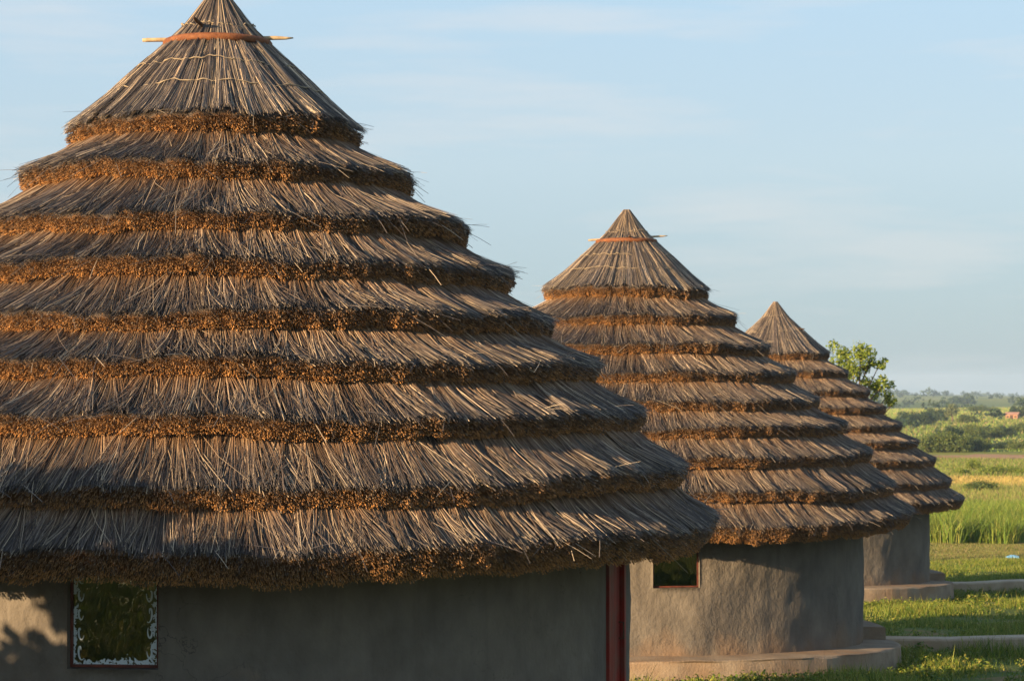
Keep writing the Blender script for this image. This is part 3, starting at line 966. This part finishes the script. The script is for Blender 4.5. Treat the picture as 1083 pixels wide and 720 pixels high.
walkway('path', 10.6, 57.2, 36.0, 58.4, 0.5, 0.28, 'raised concrete path edge running right from the farthest hut', 71)

# ------------------------------------------------------------------ foliage
def leaf_cloud(centres, radii, n_per, size, r, cols, squash=0.8):
    """leaf quads (bent as two triangles) through a set of clumps; more of them towards the skin"""
    Vs, Cs = [], []
    for c, rad, npc in zip(centres, radii, n_per):
        d = r.normal(0, 1, (npc, 3)); d /= np.linalg.norm(d, axis=1, keepdims=True)
        rr = rad * r.random(npc) ** 0.38
        lump = 1 + 0.22 * np.sin(d[:, 0] * 5 + c[0] * 3) * np.sin(d[:, 1] * 6 + c[1]) + 0.15 * np.sin(d[:, 2] * 8 + c[2])
        p = c + d * (rr * lump)[:, None] * np.array([1, 1, squash])
        s = size * r.uniform(0.6, 1.35, npc)
        nrm = d * 0.6 + r.normal(0, 0.7, (npc, 3)) + np.array([0, 0, 0.35]); nrm /= np.linalg.norm(nrm, axis=1, keepdims=True)
        a = np.cross(nrm, r.normal(0, 1, (npc, 3))); a /= np.linalg.norm(a, axis=1, keepdims=True) + 1e-9
        b_ = np.cross(nrm, a)
        s = s[:, None]
        v = np.stack([p - a * s * 0.5, p + b_ * s * 0.27 + nrm * s * 0.08, p + a * s * 0.5, p - b_ * s * 0.27 + nrm * s * 0.08], 1)
        col = cols[r.integers(0, len(cols), npc)] * r.uniform(0.75, 1.25, (npc, 1))
        Vs.append(v.reshape(-1, 3)); Cs.append(np.repeat(col, 4, 0))
    V = np.concatenate(Vs); Cc = np.concatenate(Cs)
    return V, np.arange(len(V)).reshape(-1, 4), Cc

G_BRIGHT = np.array([(0.20, 0.25, 0.028), (0.16, 0.21, 0.026), (0.26, 0.28, 0.045), (0.12, 0.17, 0.024)])
G_MID = np.array([(0.095, 0.135, 0.024), (0.130, 0.165, 0.030), (0.070, 0.105, 0.020), (0.165, 0.175, 0.042)])
G_DARK = np.array([(0.035, 0.065, 0.022), (0.048, 0.080, 0.025), (0.028, 0.050, 0.018), (0.065, 0.092, 0.030)])
G_PALE = np.array([(0.17, 0.19, 0.075), (0.14, 0.165, 0.06), (0.21, 0.22, 0.10)])

def px(xp, yp, d):
    """world point seen at photo pixel (xp, yp) and depth d"""
    X = (xp - 541.5) / FPX; Y = (360 - yp) / FPX
    a = PITCH
    fy = math.cos(a) - Y * math.sin(a); fz = math.sin(a) + Y * math.cos(a)
    return np.array([X / fy * d, d, CAM_Z + fz / fy * d])

def px_ground(xp, yp):
    """ground point seen at a photo pixel"""
    d = np.geomspace(15, 4000, 6000)
    P = px(xp, yp, 1.0) - np.array([0, 0, CAM_Z])
    gap = CAM_Z + P[2] * d - ground_z(P[0] * d, d)
    k = int(np.argmax(gap < 0)) if (gap < 0).any() else len(d) - 1
    return np.array([P[0] * d[k], d[k], float(ground_z(P[0] * d[k], d[k]))])

def make_tree(name, base, trunk_pts, branches, clumps, cols, leaf, dens, label, cat, seed, group=None, trunk_r=0.12):
    r = np.random.default_rng(seed)
    root = link(name, None, None, tuple(base))
    tag(root, label, cat, group)
    g = Geo()
    b0 = np.array(base)
    tp = np.array(trunk_pts, float)
    v, q, t = tube_vq(tp - b0, np.linspace(trunk_r, trunk_r * 0.45, len(tp)), 9)
    g.add(v, q, t, smooth=True)
    for p0, p1, rad in branches:
        p0, p1 = np.array(p0, float), np.array(p1, float)
        mid = (p0 + p1) / 2 + r.normal(0, 0.08, 3) * np.linalg.norm(p1 - p0)
        v, q, t = tube_vq(np.array([p0, mid, p1]) - b0, [rad, rad * .7, rad * .3], 7)
        g.add(v, q, t, smooth=True)
    link('trunk', g.mesh('trunk', [M_bark]), root)
    c = np.array([k[0] for k in clumps]) - b0
    rad = np.array([k[1] for k in clumps])
    V, Q, Cc = leaf_cloud(c, rad, (dens * rad ** 2).astype(int) + 20, leaf, r, cols)
    link('crown', mesh_np('crown', V, Q, None, [M_leaf], col=Cc), root)
    return root

# tree behind the farthest hut
D_T = 76.0
tb = px(893, 560, D_T); tb[2] = float(ground_z(tb[0], D_T)) - 0.05
tt = px(897, 385, D_T)
spec = [(886, 381, .55, 0), (897, 377, .62, .3), (909, 377, .60, -.2), (921, 382, .52, .2), (930, 387, .30, .1), (900, 387, .5, -.5), (915, 390, .36, .3),
        (921, 406, .50, 0), (932, 409, .50, -.2), (940, 418, .36, .2), (927, 418, .40, .4), (944, 427, .20, 0), (936, 443, .26, 0), (934, 455, .24, .2), (951, 466, .16, .1),
        (868, 396, .8, 0), (858, 412, .9, .7), (876, 418, .8, 1.2), (896, 412, .5, 1.4), (880, 402, .8, -1.2), (900, 436, .5, .9), (872, 440, .7, .3)]
cl, br = [], []
for (a, b_, rad, off) in spec:
    p = px(a, b_, D_T) + np.array([0, off, 0])
    subs = 3
    rr_ = np.random.default_rng(int(a * 7 + b_))
    cl.append((p, rad * 0.62))
    for _ in range(subs):
        cl.append((p + rr_.normal(0, rad * 0.42, 3), rad * 0.42))
    st = tb + (tt - tb) * np.clip((p[2] - tb[2]) / (tt[2] - tb[2]) * 0.72, 0.3, 0.95)
    br.append((st, p, 0.05))
make_tree('leafy_tree', tb, [tb, tb + (tt - tb) * .35 + np.array([.1, 0, 0]), tb + (tt - tb) * .7, tt], br, cl, G_BRIGHT * 1.1, 0.12, 1000,
          'bright green leafy tree rising behind the farthest hut', 'tree', 81, trunk_r=0.16)

# ---- shrubs across the plain: a few shared crowns
def shrub_mesh(seed, cols, n_cl, leaf, dens, flat=0.75):
    r = np.random.default_rng(seed)
    cs, rs = [], []
    for k in range(n_cl):
        a = r.uniform(0, 6.28); d = 0.62 * r.random() ** 0.5
        rad = r.uniform(0.20, 0.36)
        cs.append((d * math.cos(a), d * math.sin(a), r.uniform(rad * 0.6, 0.95 - rad * 0.55) * (1 - 0.45 * d)))
        rs.append(rad)
    V, Q, Cc = leaf_cloud(np.array(cs), np.array(rs), [int(dens * k ** 2) for k in rs], leaf, r, cols, 0.85)
    g = Geo()
    for k in range(6):
        c = cs[k]
        v, q, t = tube_vq([(0.05 * math.cos(k), 0.05 * math.sin(k), -0.05), (c[0] * .5, c[1] * .5, c[2] * .6), tuple(c)], [0.03, 0.02, 0.008], 6)
        g.add(v, q, t, smooth=True)
    return mesh_np('crown', V, Q, None, [M_leaf], col=Cc), g.mesh('trunk', [M_bark])
SH = {'mid': [shrub_mesh(s, G_MID, 20, 0.085, 3200) for s in (1, 2, 3)],
      'dark': [shrub_mesh(s, G_DARK, 20, 0.085, 3200) for s in (4, 5)],
      'pale': [shrub_mesh(s, G_PALE, 16, 0.08, 2600) for s in (6,)],
      'bright': [shrub_mesh(s, G_BRIGHT, 18, 0.085, 2800) for s in (8,)]}
def shrub(name, xp, ybase, d, w, h, kind, var, rz, label, cat='shrub', group='shrubs on the far plain'):
    p = px_ground(xp, ybase)
    k_ = p[1] / FPX * 1807.0 / d                      # sizes were measured for depth d
    w, h = w * k_, h * k_
    root = link(name, None, None, (p[0], p[1], p[2] - 0.1), rz)
    root.scale = (w / 1.7, w / 1.7, h / 1.0)
    tag(root, label, cat, group)
    c, t = SH[kind][var % len(SH[kind])]
    link('crown', c, root); link('trunk', t, root)
    return root
# xp, base y, depth, width m, height m, kind
for k, s in enumerate([
    (983, 478, 250, 5.0, 3.1, 'mid', 'left end of the big green thicket beyond the huts, beside the farthest roof'),
    (999, 478, 252, 5.2, 3.7, 'mid', 'broad green shrub in the big thicket, second from its left end'),
    (1013, 478, 248, 4.6, 3.6, 'mid', 'tall green shrub at the middle of the big thicket'),
    (1026, 477, 250, 4.2, 2.9, 'dark', 'dark green shrub right of the middle of the big thicket'),
    (1036, 477, 246, 3.8, 2.6, 'mid', 'low green shrub closing the right end of the big thicket'),
    (1003, 468, 285, 6.0, 3.6, 'dark', 'dark shrub rising behind the middle of the big thicket'),
    (1030, 464, 300, 5.0, 3.2, 'mid', 'green shrub behind the right end of the big thicket'),
    (1049, 463, 310, 6.0, 2.6, 'mid', 'wide low shrub right of the big thicket'),
    (1063, 461, 330, 5.0, 2.5, 'dark', 'small dark shrub on the plain, below and left of the brick house'),
    (1079, 458, 340, 5.0, 2.6, 'mid', 'green shrub at the right picture edge below the brick house'),
    (1060, 474, 262, 6.0, 1.3, 'dark', 'long low dark shrub just behind the bare soil strip'),
    (1080, 475, 262, 5.0, 1.9, 'mid', 'round low shrub at the right edge just behind the bare soil strip'),
    (957, 451, 430, 7.0, 4.6, 'dark', 'dark tree-like shrub closest to the leafy tree on the plain'),
    (969, 450, 450, 8.0, 4.8, 'dark', 'dark shrub in the row left of the pale round tree, second from leafy tree'),
    (981, 449, 460, 7.0, 4.0, 'dark', 'dark shrub in the row left of the pale round tree, third from leafy tree'),
    (992, 446, 520, 7.0, 5.4, 'dark', 'tallest dark shrub directly left of the pale round tree'),
    (1022, 448, 470, 8.0, 3.2, 'mid', 'spreading shrub directly right of the pale round tree'),
    (1076, 443, 640, 9.0, 6.5, 'dark', 'dark tree just behind the brick house'),
    (1040, 437, 800, 14.0, 4.5, 'mid', 'distant shrub midway between the pale tree and the brick house'),
    (1020, 427, 1300, 20.0, 7.0, 'dark', 'distant dark tree on the rise above the pale round tree'),
    (1016, 504, 172, 2.4, 1.5, 'bright', 'small green shrub on the yellow grass, left of a pair'),
    (1046, 504, 172, 3.4, 1.9, 'bright', 'rounded green shrub on the yellow grass, right of a pair'),
    (1030, 497, 190, 2.2, 2.0, 'bright', 'small bright shrub standing up between the pair on yellow grass'),
    (1079, 504, 176, 3.0, 1.7, 'bright', 'green shrub at the right edge on the yellow grass'),
    (1036, 522, 132, 3.2, 1.3, 'mid', 'dark weedy bush among the tall green grass'),
    ]):
    a, b_, d, w, h, kind, lab = s
    shrub('shrub', a, b_, d, w, h, kind, k, k * 1.7, lab)
# pale round tree on a short trunk
tb2 = px_ground(1007, 448) - np.array([0, 0, 0.1]); top = tb2 + np.array([0, 0, 3.2])
cl = [(tb2 + np.array([math.cos(a) * d, math.sin(a) * d, z]), rad) for a, d, z, rad in
      [(0, 0, 3.9, 1.1), (0.3, .9, 3.2, .9), (2.2, .9, 3.3, .9), (4.1, 1.0, 3.1, .9), (5.2, .9, 2.6, .8), (1.3, 1.0, 2.5, .8), (3.2, 1.1, 2.3, .8)]]
make_tree('small_tree', tb2, [tb2, tb2 + np.array([.1, 0, 1.2]), tb2 + np.array([0, .1, 2.2]), top], [(tb2 + np.array([0, 0, 1.8]), c, .06) for c, _ in cl], cl, G_PALE, 0.42, 170,
          'pale round-headed tree standing alone on the far plain', 'tree', 91, trunk_r=0.2)

# ---- far woods: reads as one mass
def far_woods():
    r = np.random.default_rng(55)
    cs, rs, cl_ = [], [], []
    def grove(d0, d1, az0, az1, n, size, lo=0.4):
        for _ in range(n):
            d = r.uniform(d0, d1); az = R_(r.uniform(az0, az1))
            x = d * math.tan(az); s = size * r.uniform(0.6, 1.35)
            z = float(ground_z(x, d))
            for _k in range(4):
                cs.append((x + r.normal(0, s * .6), d + r.normal(0, s * .5), z + s * r.uniform(0.2, 0.85))); rs.append(s * r.uniform(.4, .7))
    grove(2700, 3300, -18, 18, 420, 7.0)
    grove(1900, 2400, -22, 22, 130, 5.5)
    grove(1200, 1700, -22, 22, 90, 4.2)
    grove(700, 1100, -22, 22, 80, 3.6)
    grove(380, 650, -22, 22, 70, 2.2)
    V, Q, Cc = leaf_cloud(np.array(cs), np.array(rs), [24] * len(cs), 1.0, r, G_DARK, 0.8)
    # leaves scale with their clump
    ctr = V.reshape(-1, 4, 3).mean(1, keepdims=True)
    sc = np.repeat(np.array(rs), 24)[:, None, None] * 0.78
    V = (ctr + (V.reshape(-1, 4, 3) - ctr) * sc).reshape(-1, 3)
    return mesh_np('far_woods', V, Q, None, [M_leaf], col=Cc)
tag(link('far_woods', far_woods()), 'dark scrub and woods scattered across the hazy plain to the horizon', 'woods', None, 'stuff')

# ---- trees standing out of the picture, left of and behind the camera: their shade falls on the nearest hut
def shade_tree(name, x, y, h, crown, label, seed, low=0.35):
    r = np.random.default_rng(seed)
    b = np.array([x, y, float(ground_z(x, y)) - 0.05])
    top = b + np.array([0.2, 0.1, h * 0.75])
    cl, br = [], []
    for k in range(26):
        a = r.uniform(0, 6.28); d = crown * 0.8 * r.random() ** 0.5
        c = b + np.array([d * math.cos(a), d * math.sin(a), h * r.uniform(low, 0.93)])
        cl.append((c, crown * r.uniform(0.22, 0.34)))
        if k % 2 == 0: br.append((b + (top - b) * r.uniform(0.35, 0.9), c, 0.05))
    make_tree(name, b, [b, b + (top - b) * .5 + np.array([.08, 0, 0]), top], br, cl, G_MID, 0.19, 3000, label, 'bush', seed, trunk_r=0.10)
shade_tree('shade_bush', -7.9, 11.2, 3.95, 2.1, 'dense leafy bush left of the camera shading the nearest hut wall', 201, 0.1)

# ------------------------------------------------------------------ grass
def blades(X, Y, h, w, r, cols, bend=0.5, three=False):
    n = len(X)
    Z = ground_z(X, Y) - 0.01
    a = r.uniform(0, 2 * np.pi, n)
    sx, sy = np.cos(a) * w * 0.5, np.sin(a) * w * 0.5
    la = r.uniform(0, 2 * np.pi, n); lb = r.random(n) * bend * h
    lx, ly = np.cos(la) * lb, np.sin(la) * lb
    p0 = np.stack([X - sx, Y - sy, Z], -1); p1 = np.stack([X + sx, Y + sy, Z], -1)
    c = cols[r.integers(0, len(cols), n)] * r.uniform(0.7, 1.3, (n, 1))
    if not three:
        p2 = np.stack([X + lx, Y + ly, Z + h], -1)
        V = np.stack([p0, p1, p2], 1)
        return V.reshape(-1, 3), None, np.arange(n * 3).reshape(n, 3), np.repeat(c, 3, 0)
    m0 = np.stack([X - sx * .8 + lx * .3, Y - sy * .8 + ly * .3, Z + h * .6], -1)
    m1 = np.stack([X + sx * .8 + lx * .3, Y + sy * .8 + ly * .3, Z + h * .6], -1)
    p2 = np.stack([X + lx, Y + ly, Z + h], -1)
    V = np.stack([p0, p1, m1, m0, p2], 1)
    idx = np.arange(n * 5).reshape(n, 5)
    return V.reshape(-1, 3), idx[:, [0, 1, 2, 3]], idx[:, [3, 2, 4]], np.repeat(c, 5, 0)

def clear_of(X, Y):
    ok = np.ones(len(X), bool)
    for hx, hy in HUTS: ok &= np.hypot(X - hx, Y - hy) > 4.36
    ok &= ~((X > 5.8) & (np.abs(Y - 37.9 - (X - 5.9) * 0.5 / 24.1) < 0.26))
    ok &= ~((X > 10.5) & (np.abs(Y - 57.2 - (X - 10.6) * 1.2 / 25.4) < 0.29))
    return ok

def polar(n, d0, d1, a0, a1, r):
    d = np.sqrt(r.uniform(d0 ** 2, d1 ** 2, n)); a = R_(1) * r.uniform(a0, a1, n)
    return d * np.sin(a), d * np.cos(a)

def patchy(X, Y, k, s):
    r = np.random.default_rng(s)
    v = np.zeros_like(X)
    for _ in range(9):
        a = r.uniform(0, 6.28); f = k * r.uniform(0.5, 1.8)
        v += np.sin((X * math.cos(a) + Y * math.sin(a)) * f + r.uniform(0, 6.28))
    return v / 3

GC_LAWN = np.array([(0.150, 0.200, 0.024), (0.110, 0.160, 0.022), (0.220, 0.235, 0.032), (0.30, 0.265, 0.06), (0.085, 0.135, 0.020)])
GC_DRY = np.array([(0.22, 0.20, 0.060), (0.17, 0.18, 0.045), (0.26, 0.19, 0.085), (0.14, 0.16, 0.04)])
GC_TALL = np.array([(0.150, 0.220, 0.028), (0.115, 0.185, 0.024), (0.20, 0.250, 0.038), (0.26, 0.265, 0.055)])

def lawn():
    r = np.random.default_rng(77)
    g = Geo()
    # tufted lawn around the two farther huts
    X, Y = polar(440000, 27, 80, 0.5, 16.5, r)
    ok = clear_of(X, Y)
    pv = patchy(X, Y, 1.5, 4)
    dens = np.clip(0.55 + 0.60 * pv, 0.06, 1)
    ok &= r.random(len(X)) < dens
    X, Y, pv = X[ok], Y[ok], pv[ok]
    ed = np.minimum.reduce([np.hypot(X - hx, Y - hy) - 4.36 for hx, hy in HUTS])
    tall = np.exp(-ed / 0.35)
    h = r.uniform(0.04, 0.13, len(X)) * (1 + 0.9 * np.clip(pv, 0, 2)) + tall * r.uniform(0, 0.16, len(X))
    h += (r.random(len(X)) < 0.012) * r.uniform(0.08, 0.25, len(X))
    g.add(*blades(X, Y, h, r.uniform(0.012, 0.025, len(X)), r, GC_LAWN, 0.9))
    # dry, short ground before the tall grass
    X, Y = polar(60000, 78, 96, 9, 16.5, r)
    g.add(*blades(X, Y, r.uniform(0.03, 0.11, len(X)), r.uniform(0.015, 0.035, len(X)), r, GC_DRY, 1.2))
    # the ground close to the nearest hut
    for n_, a0, a1, cols, h0, h1 in ((45000, -35, -4, np.concatenate([G_DARK * 1.3, GC_LAWN]), 0.12, 0.5), (25000, -4, 24, GC_LAWN * 1.1, 0.08, 0.28),
                                     (30000, 165, 240, np.concatenate([G_DARK * 1.3, GC_LAWN]), 0.2, 0.8)):
        X, Y = polar(n_, 3, 27, a0, a1, r)
        ok = clear_of(X, Y); X, Y = X[ok], Y[ok]
        g.add(*blades(X, Y, r.uniform(h0, h1, len(X)), r.uniform(0.02, 0.05, len(X)), r, cols, 0.8))
    X, Y = r.uniform(-14, -2.5, 30000), r.uniform(-10, 12, 30000)
    ok = clear_of(X, Y) & (X < -0.26 * Y - 0.6); X, Y = X[ok], Y[ok]
    g.add(*blades(X, Y, r.uniform(0.15, 0.7, len(X)), r.uniform(0.03, 0.07, len(X)), r, np.concatenate([G_DARK * 1.3, GC_LAWN]), 0.8))
    # low broad-leaved weeds, thickest along the plinths
    cs, rs = [], []
    for k in range(2600):
        if k % 2 == 0:
            hx, hy = HUTS[1 + (k % 4) // 2]
            a = r.uniform(-math.pi, 0.9); d = 4.42 + abs(r.normal(0, 0.45))
            x, y = hx + d * math.cos(a), hy + d * math.sin(a)
        else:
            d = math.sqrt(r.uniform(28 ** 2, 72 ** 2)); a = R_(r.uniform(1, 17)); x, y = d * math.sin(a), d * math.cos(a)
        if not clear_of(np.array([x]), np.array([y]))[0]: continue
        s_ = r.uniform(0.05, 0.13)
        cs.append((x, y, float(ground_z(x, y)) + s_ * 0.7)); rs.append(s_)
    V, Q, Cc = leaf_cloud(np.array(cs), np.array(rs), [26] * len(cs), 0.055, r, GC_LAWN, 1.1)
    g.add(V, Q, None, Cc)
    return g.mesh('lawn_grass', [M_grass])
tag(link('lawn_grass', lawn()), 'short tufted green grass around the huts', 'grass', None, 'stuff')

def tall_grass():
    r = np.random.default_rng(78)
    g = Geo()
    X, Y = polar(80000, 94, 132, 8, 16.5, r)
    pv = patchy(X, Y, 0.35, 6)
    edge = 94.5 + 0.8 * np.sin(X * 0.9) + 0.5 * np.sin(X * 2.3)
    ok = Y > edge; X, Y, pv = X[ok], Y[ok], pv[ok]
    h = r.uniform(0.6, 1.5, len(X)) * (1 + 0.16 * pv) * np.interp(Y, [94, 108, 132], [1, 0.9, 0.5])
    g.add(*blades(X, Y, h, r.uniform(0.02, 0.05, len(X)), r, GC_TALL, 0.85, True))
    X, Y = polar(56000, 126, 168, 9, 16, r)
    h = r.uniform(0.2, 0.6, len(X)) * (1 + 0.2 * patchy(X, Y, 0.2, 9))
    g.add(*blades(X, Y, np.maximum(h, .2), r.uniform(0.05, 0.09, len(X)), r, np.concatenate([GC_TALL * 1.1, GC_DRY * 1.2, GC_DRY * 1.3]), 0.6))
    X, Y = polar(26000, 166, 192, 9, 16, r)
    g.add(*blades(X, Y, r.uniform(0.15, 0.45, len(X)), r.uniform(0.06, 0.12, len(X)), r, np.array([(0.42, 0.32, 0.09), (0.36, 0.30, 0.08), (0.48, 0.33, 0.11)]), 0.7))
    X, Y = polar(40000, 192, 250, 9, 16, r)
    h = r.uniform(0.15, 0.5, len(X)) * (1 + 0.3 * patchy(X, Y, 0.15, 12))
    g.add(*blades(X, Y, np.maximum(h, .1), r.uniform(0.08, 0.15, len(X)), r, np.concatenate([GC_TALL, GC_DRY * 1.1]), 0.7))
    X, Y = polar(80000, 285, 1100, 7.5, 16, r)
    d_ = np.hypot(X, Y)
    h = r.uniform(0.25, 0.7, len(X)) * (1 + 0.4 * patchy(X, Y, 0.02, 15)).clip(0.3, 2) * (d_ / 400) ** 0.5
    pc = patchy(X, Y, 0.012, 21)[:, None]
    V, q_, t_, c_ = blades(X, Y, h, d_ * r.uniform(0.0004, 0.0011, len(X)), r, np.concatenate([GC_TALL * 1.15, GC_DRY * 1.15]), 0.7)
    g.add(V, q_, t_, c_ * np.repeat(1 + 0.25 * pc, 3, 0).clip(0.5, 1.5))
    return g.mesh('tall_grass', [M_grass])
tag(link('tall_grass', tall_grass()), 'band of tall green grass beyond the farthest hut', 'grass', None, 'stuff')

# ------------------------------------------------------------------ brick house far off
def brick_house():
    p = px_ground(1071, 444)
    z = p[2] - 0.1
    M_brick = rough_mat('orange_brick', (0.46, 0.22, 0.13), (0.56, 0.30, 0.19), 1.5, 6.0, 0.02)
    M_roof = rough_mat('rusty_sheet_roof', (0.30, 0.15, 0.10), (0.42, 0.24, 0.17), 1.0, 4.0, 0.02)
    root = link('brick_house', None, None, (p[0], p[1], z), R_(-28))
    tag(root, 'small orange brick house standing alone on the far plain', 'house')
    g = Geo()
    w, dpt, h = 3.0, 2.2, 1.6
    for b_ in [(-w/2, w/2, -dpt/2, -dpt/2 + .2, 0, h), (-w/2, w/2, dpt/2 - .2, dpt/2, 0, h), (-w/2, -w/2 + .2, -dpt/2 + .2, dpt/2 - .2, 0, h), (w/2 - .2, w/2, -dpt/2 + .2, dpt/2 - .2, 0, h)]:
        v, q = box_vq(*b_); g.add(v, q)
    link('wall', g.mesh('wall', [M_brick]), root)
    g = Geo()
    for s in (-1, 1):
        v = np.array([(-w/2 - .3, s * (dpt/2 + .35), h - .12), (w/2 + .3, s * (dpt/2 + .35), h - .12), (w/2 + .3, 0, h + 0.45), (-w/2 - .3, 0, h + 0.45)])
        v = np.concatenate([v, v + np.array([0, 0, .06])])
        q = [(0, 1, 2, 3), (7, 6, 5, 4), (0, 4, 5, 1), (1, 5, 6, 2), (2, 6, 7, 3), (3, 7, 4, 0)]
        g.add(v, q)
    link('roof', g.mesh('roof', [M_roof]), root)
    g = Geo(); v, q = box_vq(-.45, .45, -dpt/2 - .03, -dpt/2 - .003, 0, 1.35); g.add(v, q)
    link('door', g.mesh('door', [M_darkwood]), root)
    for xx in (-1.0, 1.0):
        g = Geo(); v, q = box_vq(xx - .35, xx + .35, -dpt/2 - .03, -dpt/2 - .003, 0.7, 1.2); g.add(v, q)
        link('window', g.mesh('window', [M_darkwood]), root)
brick_house()

# ------------------------------------------------------------------ scrap of blue plastic and a few stones
def crumple(name, p, sx, sy, sz, mat, label, cat, seed):
    r = np.random.default_rng(seed)
    n = 12
    u = np.linspace(-1, 1, n)
    U, V = np.meshgrid(u, u, indexing='ij')
    hgt = np.clip(1 - (U ** 2 + V ** 2) * 0.55, 0, 1) * sz * (0.7 + 0.5 * r.random((n, n)))
    X = U * sx * (1 + 0.12 * r.normal(0, 1, (n, n))); Y = V * sy * (1 + 0.12 * r.normal(0, 1, (n, n)))
    top = np.stack([X, Y, hgt + 0.02], -1).reshape(-1, 3)
    bot = np.stack([X, Y, hgt * 0.2], -1).reshape(-1, 3)
    q = grid_q(n, n)
    allq = np.concatenate([q, q[:, ::-1] + n * n])
    rim = np.concatenate([np.arange(n) * n, (n - 1) * n + np.arange(1, n), (np.arange(n - 2, -1, -1)) * n + n - 1, np.arange(n - 2, 0, -1)])
    rq = [(rim[i], rim[(i + 1) % len(rim)], rim[(i + 1) % len(rim)] + n * n, rim[i] + n * n) for i in range(len(rim))]
    o = link(name, mesh_np(name, np.concatenate([top, bot]), np.concatenate([allq, np.array(rq)]), None, [mat]), None, (p[0], p[1], float(ground_z(p[0], p[1])) + 0.05))
    return tag(o, label, cat)
M_blue = rough_mat('blue_plastic', (0.10, 0.26, 0.42), (0.18, 0.38, 0.55), 4.0, 10.0, 0.01, rough=0.4)
crumple('plastic_sheet', px_ground(1071, 591), 0.20, 0.18, 0.08, M_blue, 'scrap of pale blue plastic on the short dry grass', 'plastic sheet', 5)
M_stone = rough_mat('ochre_stone', (0.30, 0.20, 0.12), (0.42, 0.30, 0.19), 6.0, 20.0, 0.02)
def stone(p, s, label, seed):
    import bmesh
    bm = bmesh.new()
    bmesh.ops.create_icosphere(bm, subdivisions=2, radius=1)
    for v in bm.verts:
        k = 1 + 0.35 * mnoise.noise(v.co * 1.6 + Vector((seed * 3.1, 0, 0)))
        v.co = Vector((v.co.x * s * 1.3 * k, v.co.y * s * k, v.co.z * s * 0.7 * k))
    me = bpy.data.meshes.new('stone'); bm.to_mesh(me); bm.free(); me.materials.append(M_stone)
    o = link('stone', me, None, (p[0], p[1], float(ground_z(p[0], p[1])) + s * 0.3))
    tag(o, label, 'stone')
stone(px_ground(961, 698), 0.10, 'ochre stone lying in the grass at the foot of the middle hut', 1)

# ------------------------------------------------------------------ evening haze over the plain
def haze_box():
    v, q = box_vq(-4300, 4300, -3300, 4700, -60, 30)
    me = mesh_np('haze', v, q)
    m = bpy.data.materials.new('haze_air'); m.use_nodes = True
    nt = m.node_tree; nt.nodes.clear()
    o = nt.nodes.new('ShaderNodeOutputMaterial'); p = nt.nodes.new('ShaderNodeVolumePrincipled')
    p.inputs['Color'].default_value = (0.62, 0.80, 1.0, 1)
    p.inputs['Density'].default_value = 0.00017
    nt.links.new(p.outputs['Volume'], o.inputs['Volume'])
    me.materials.append(m)
    return tag(link('haze', me), 'pale blue evening haze over the plain', 'haze', None, 'stuff')
haze_box()
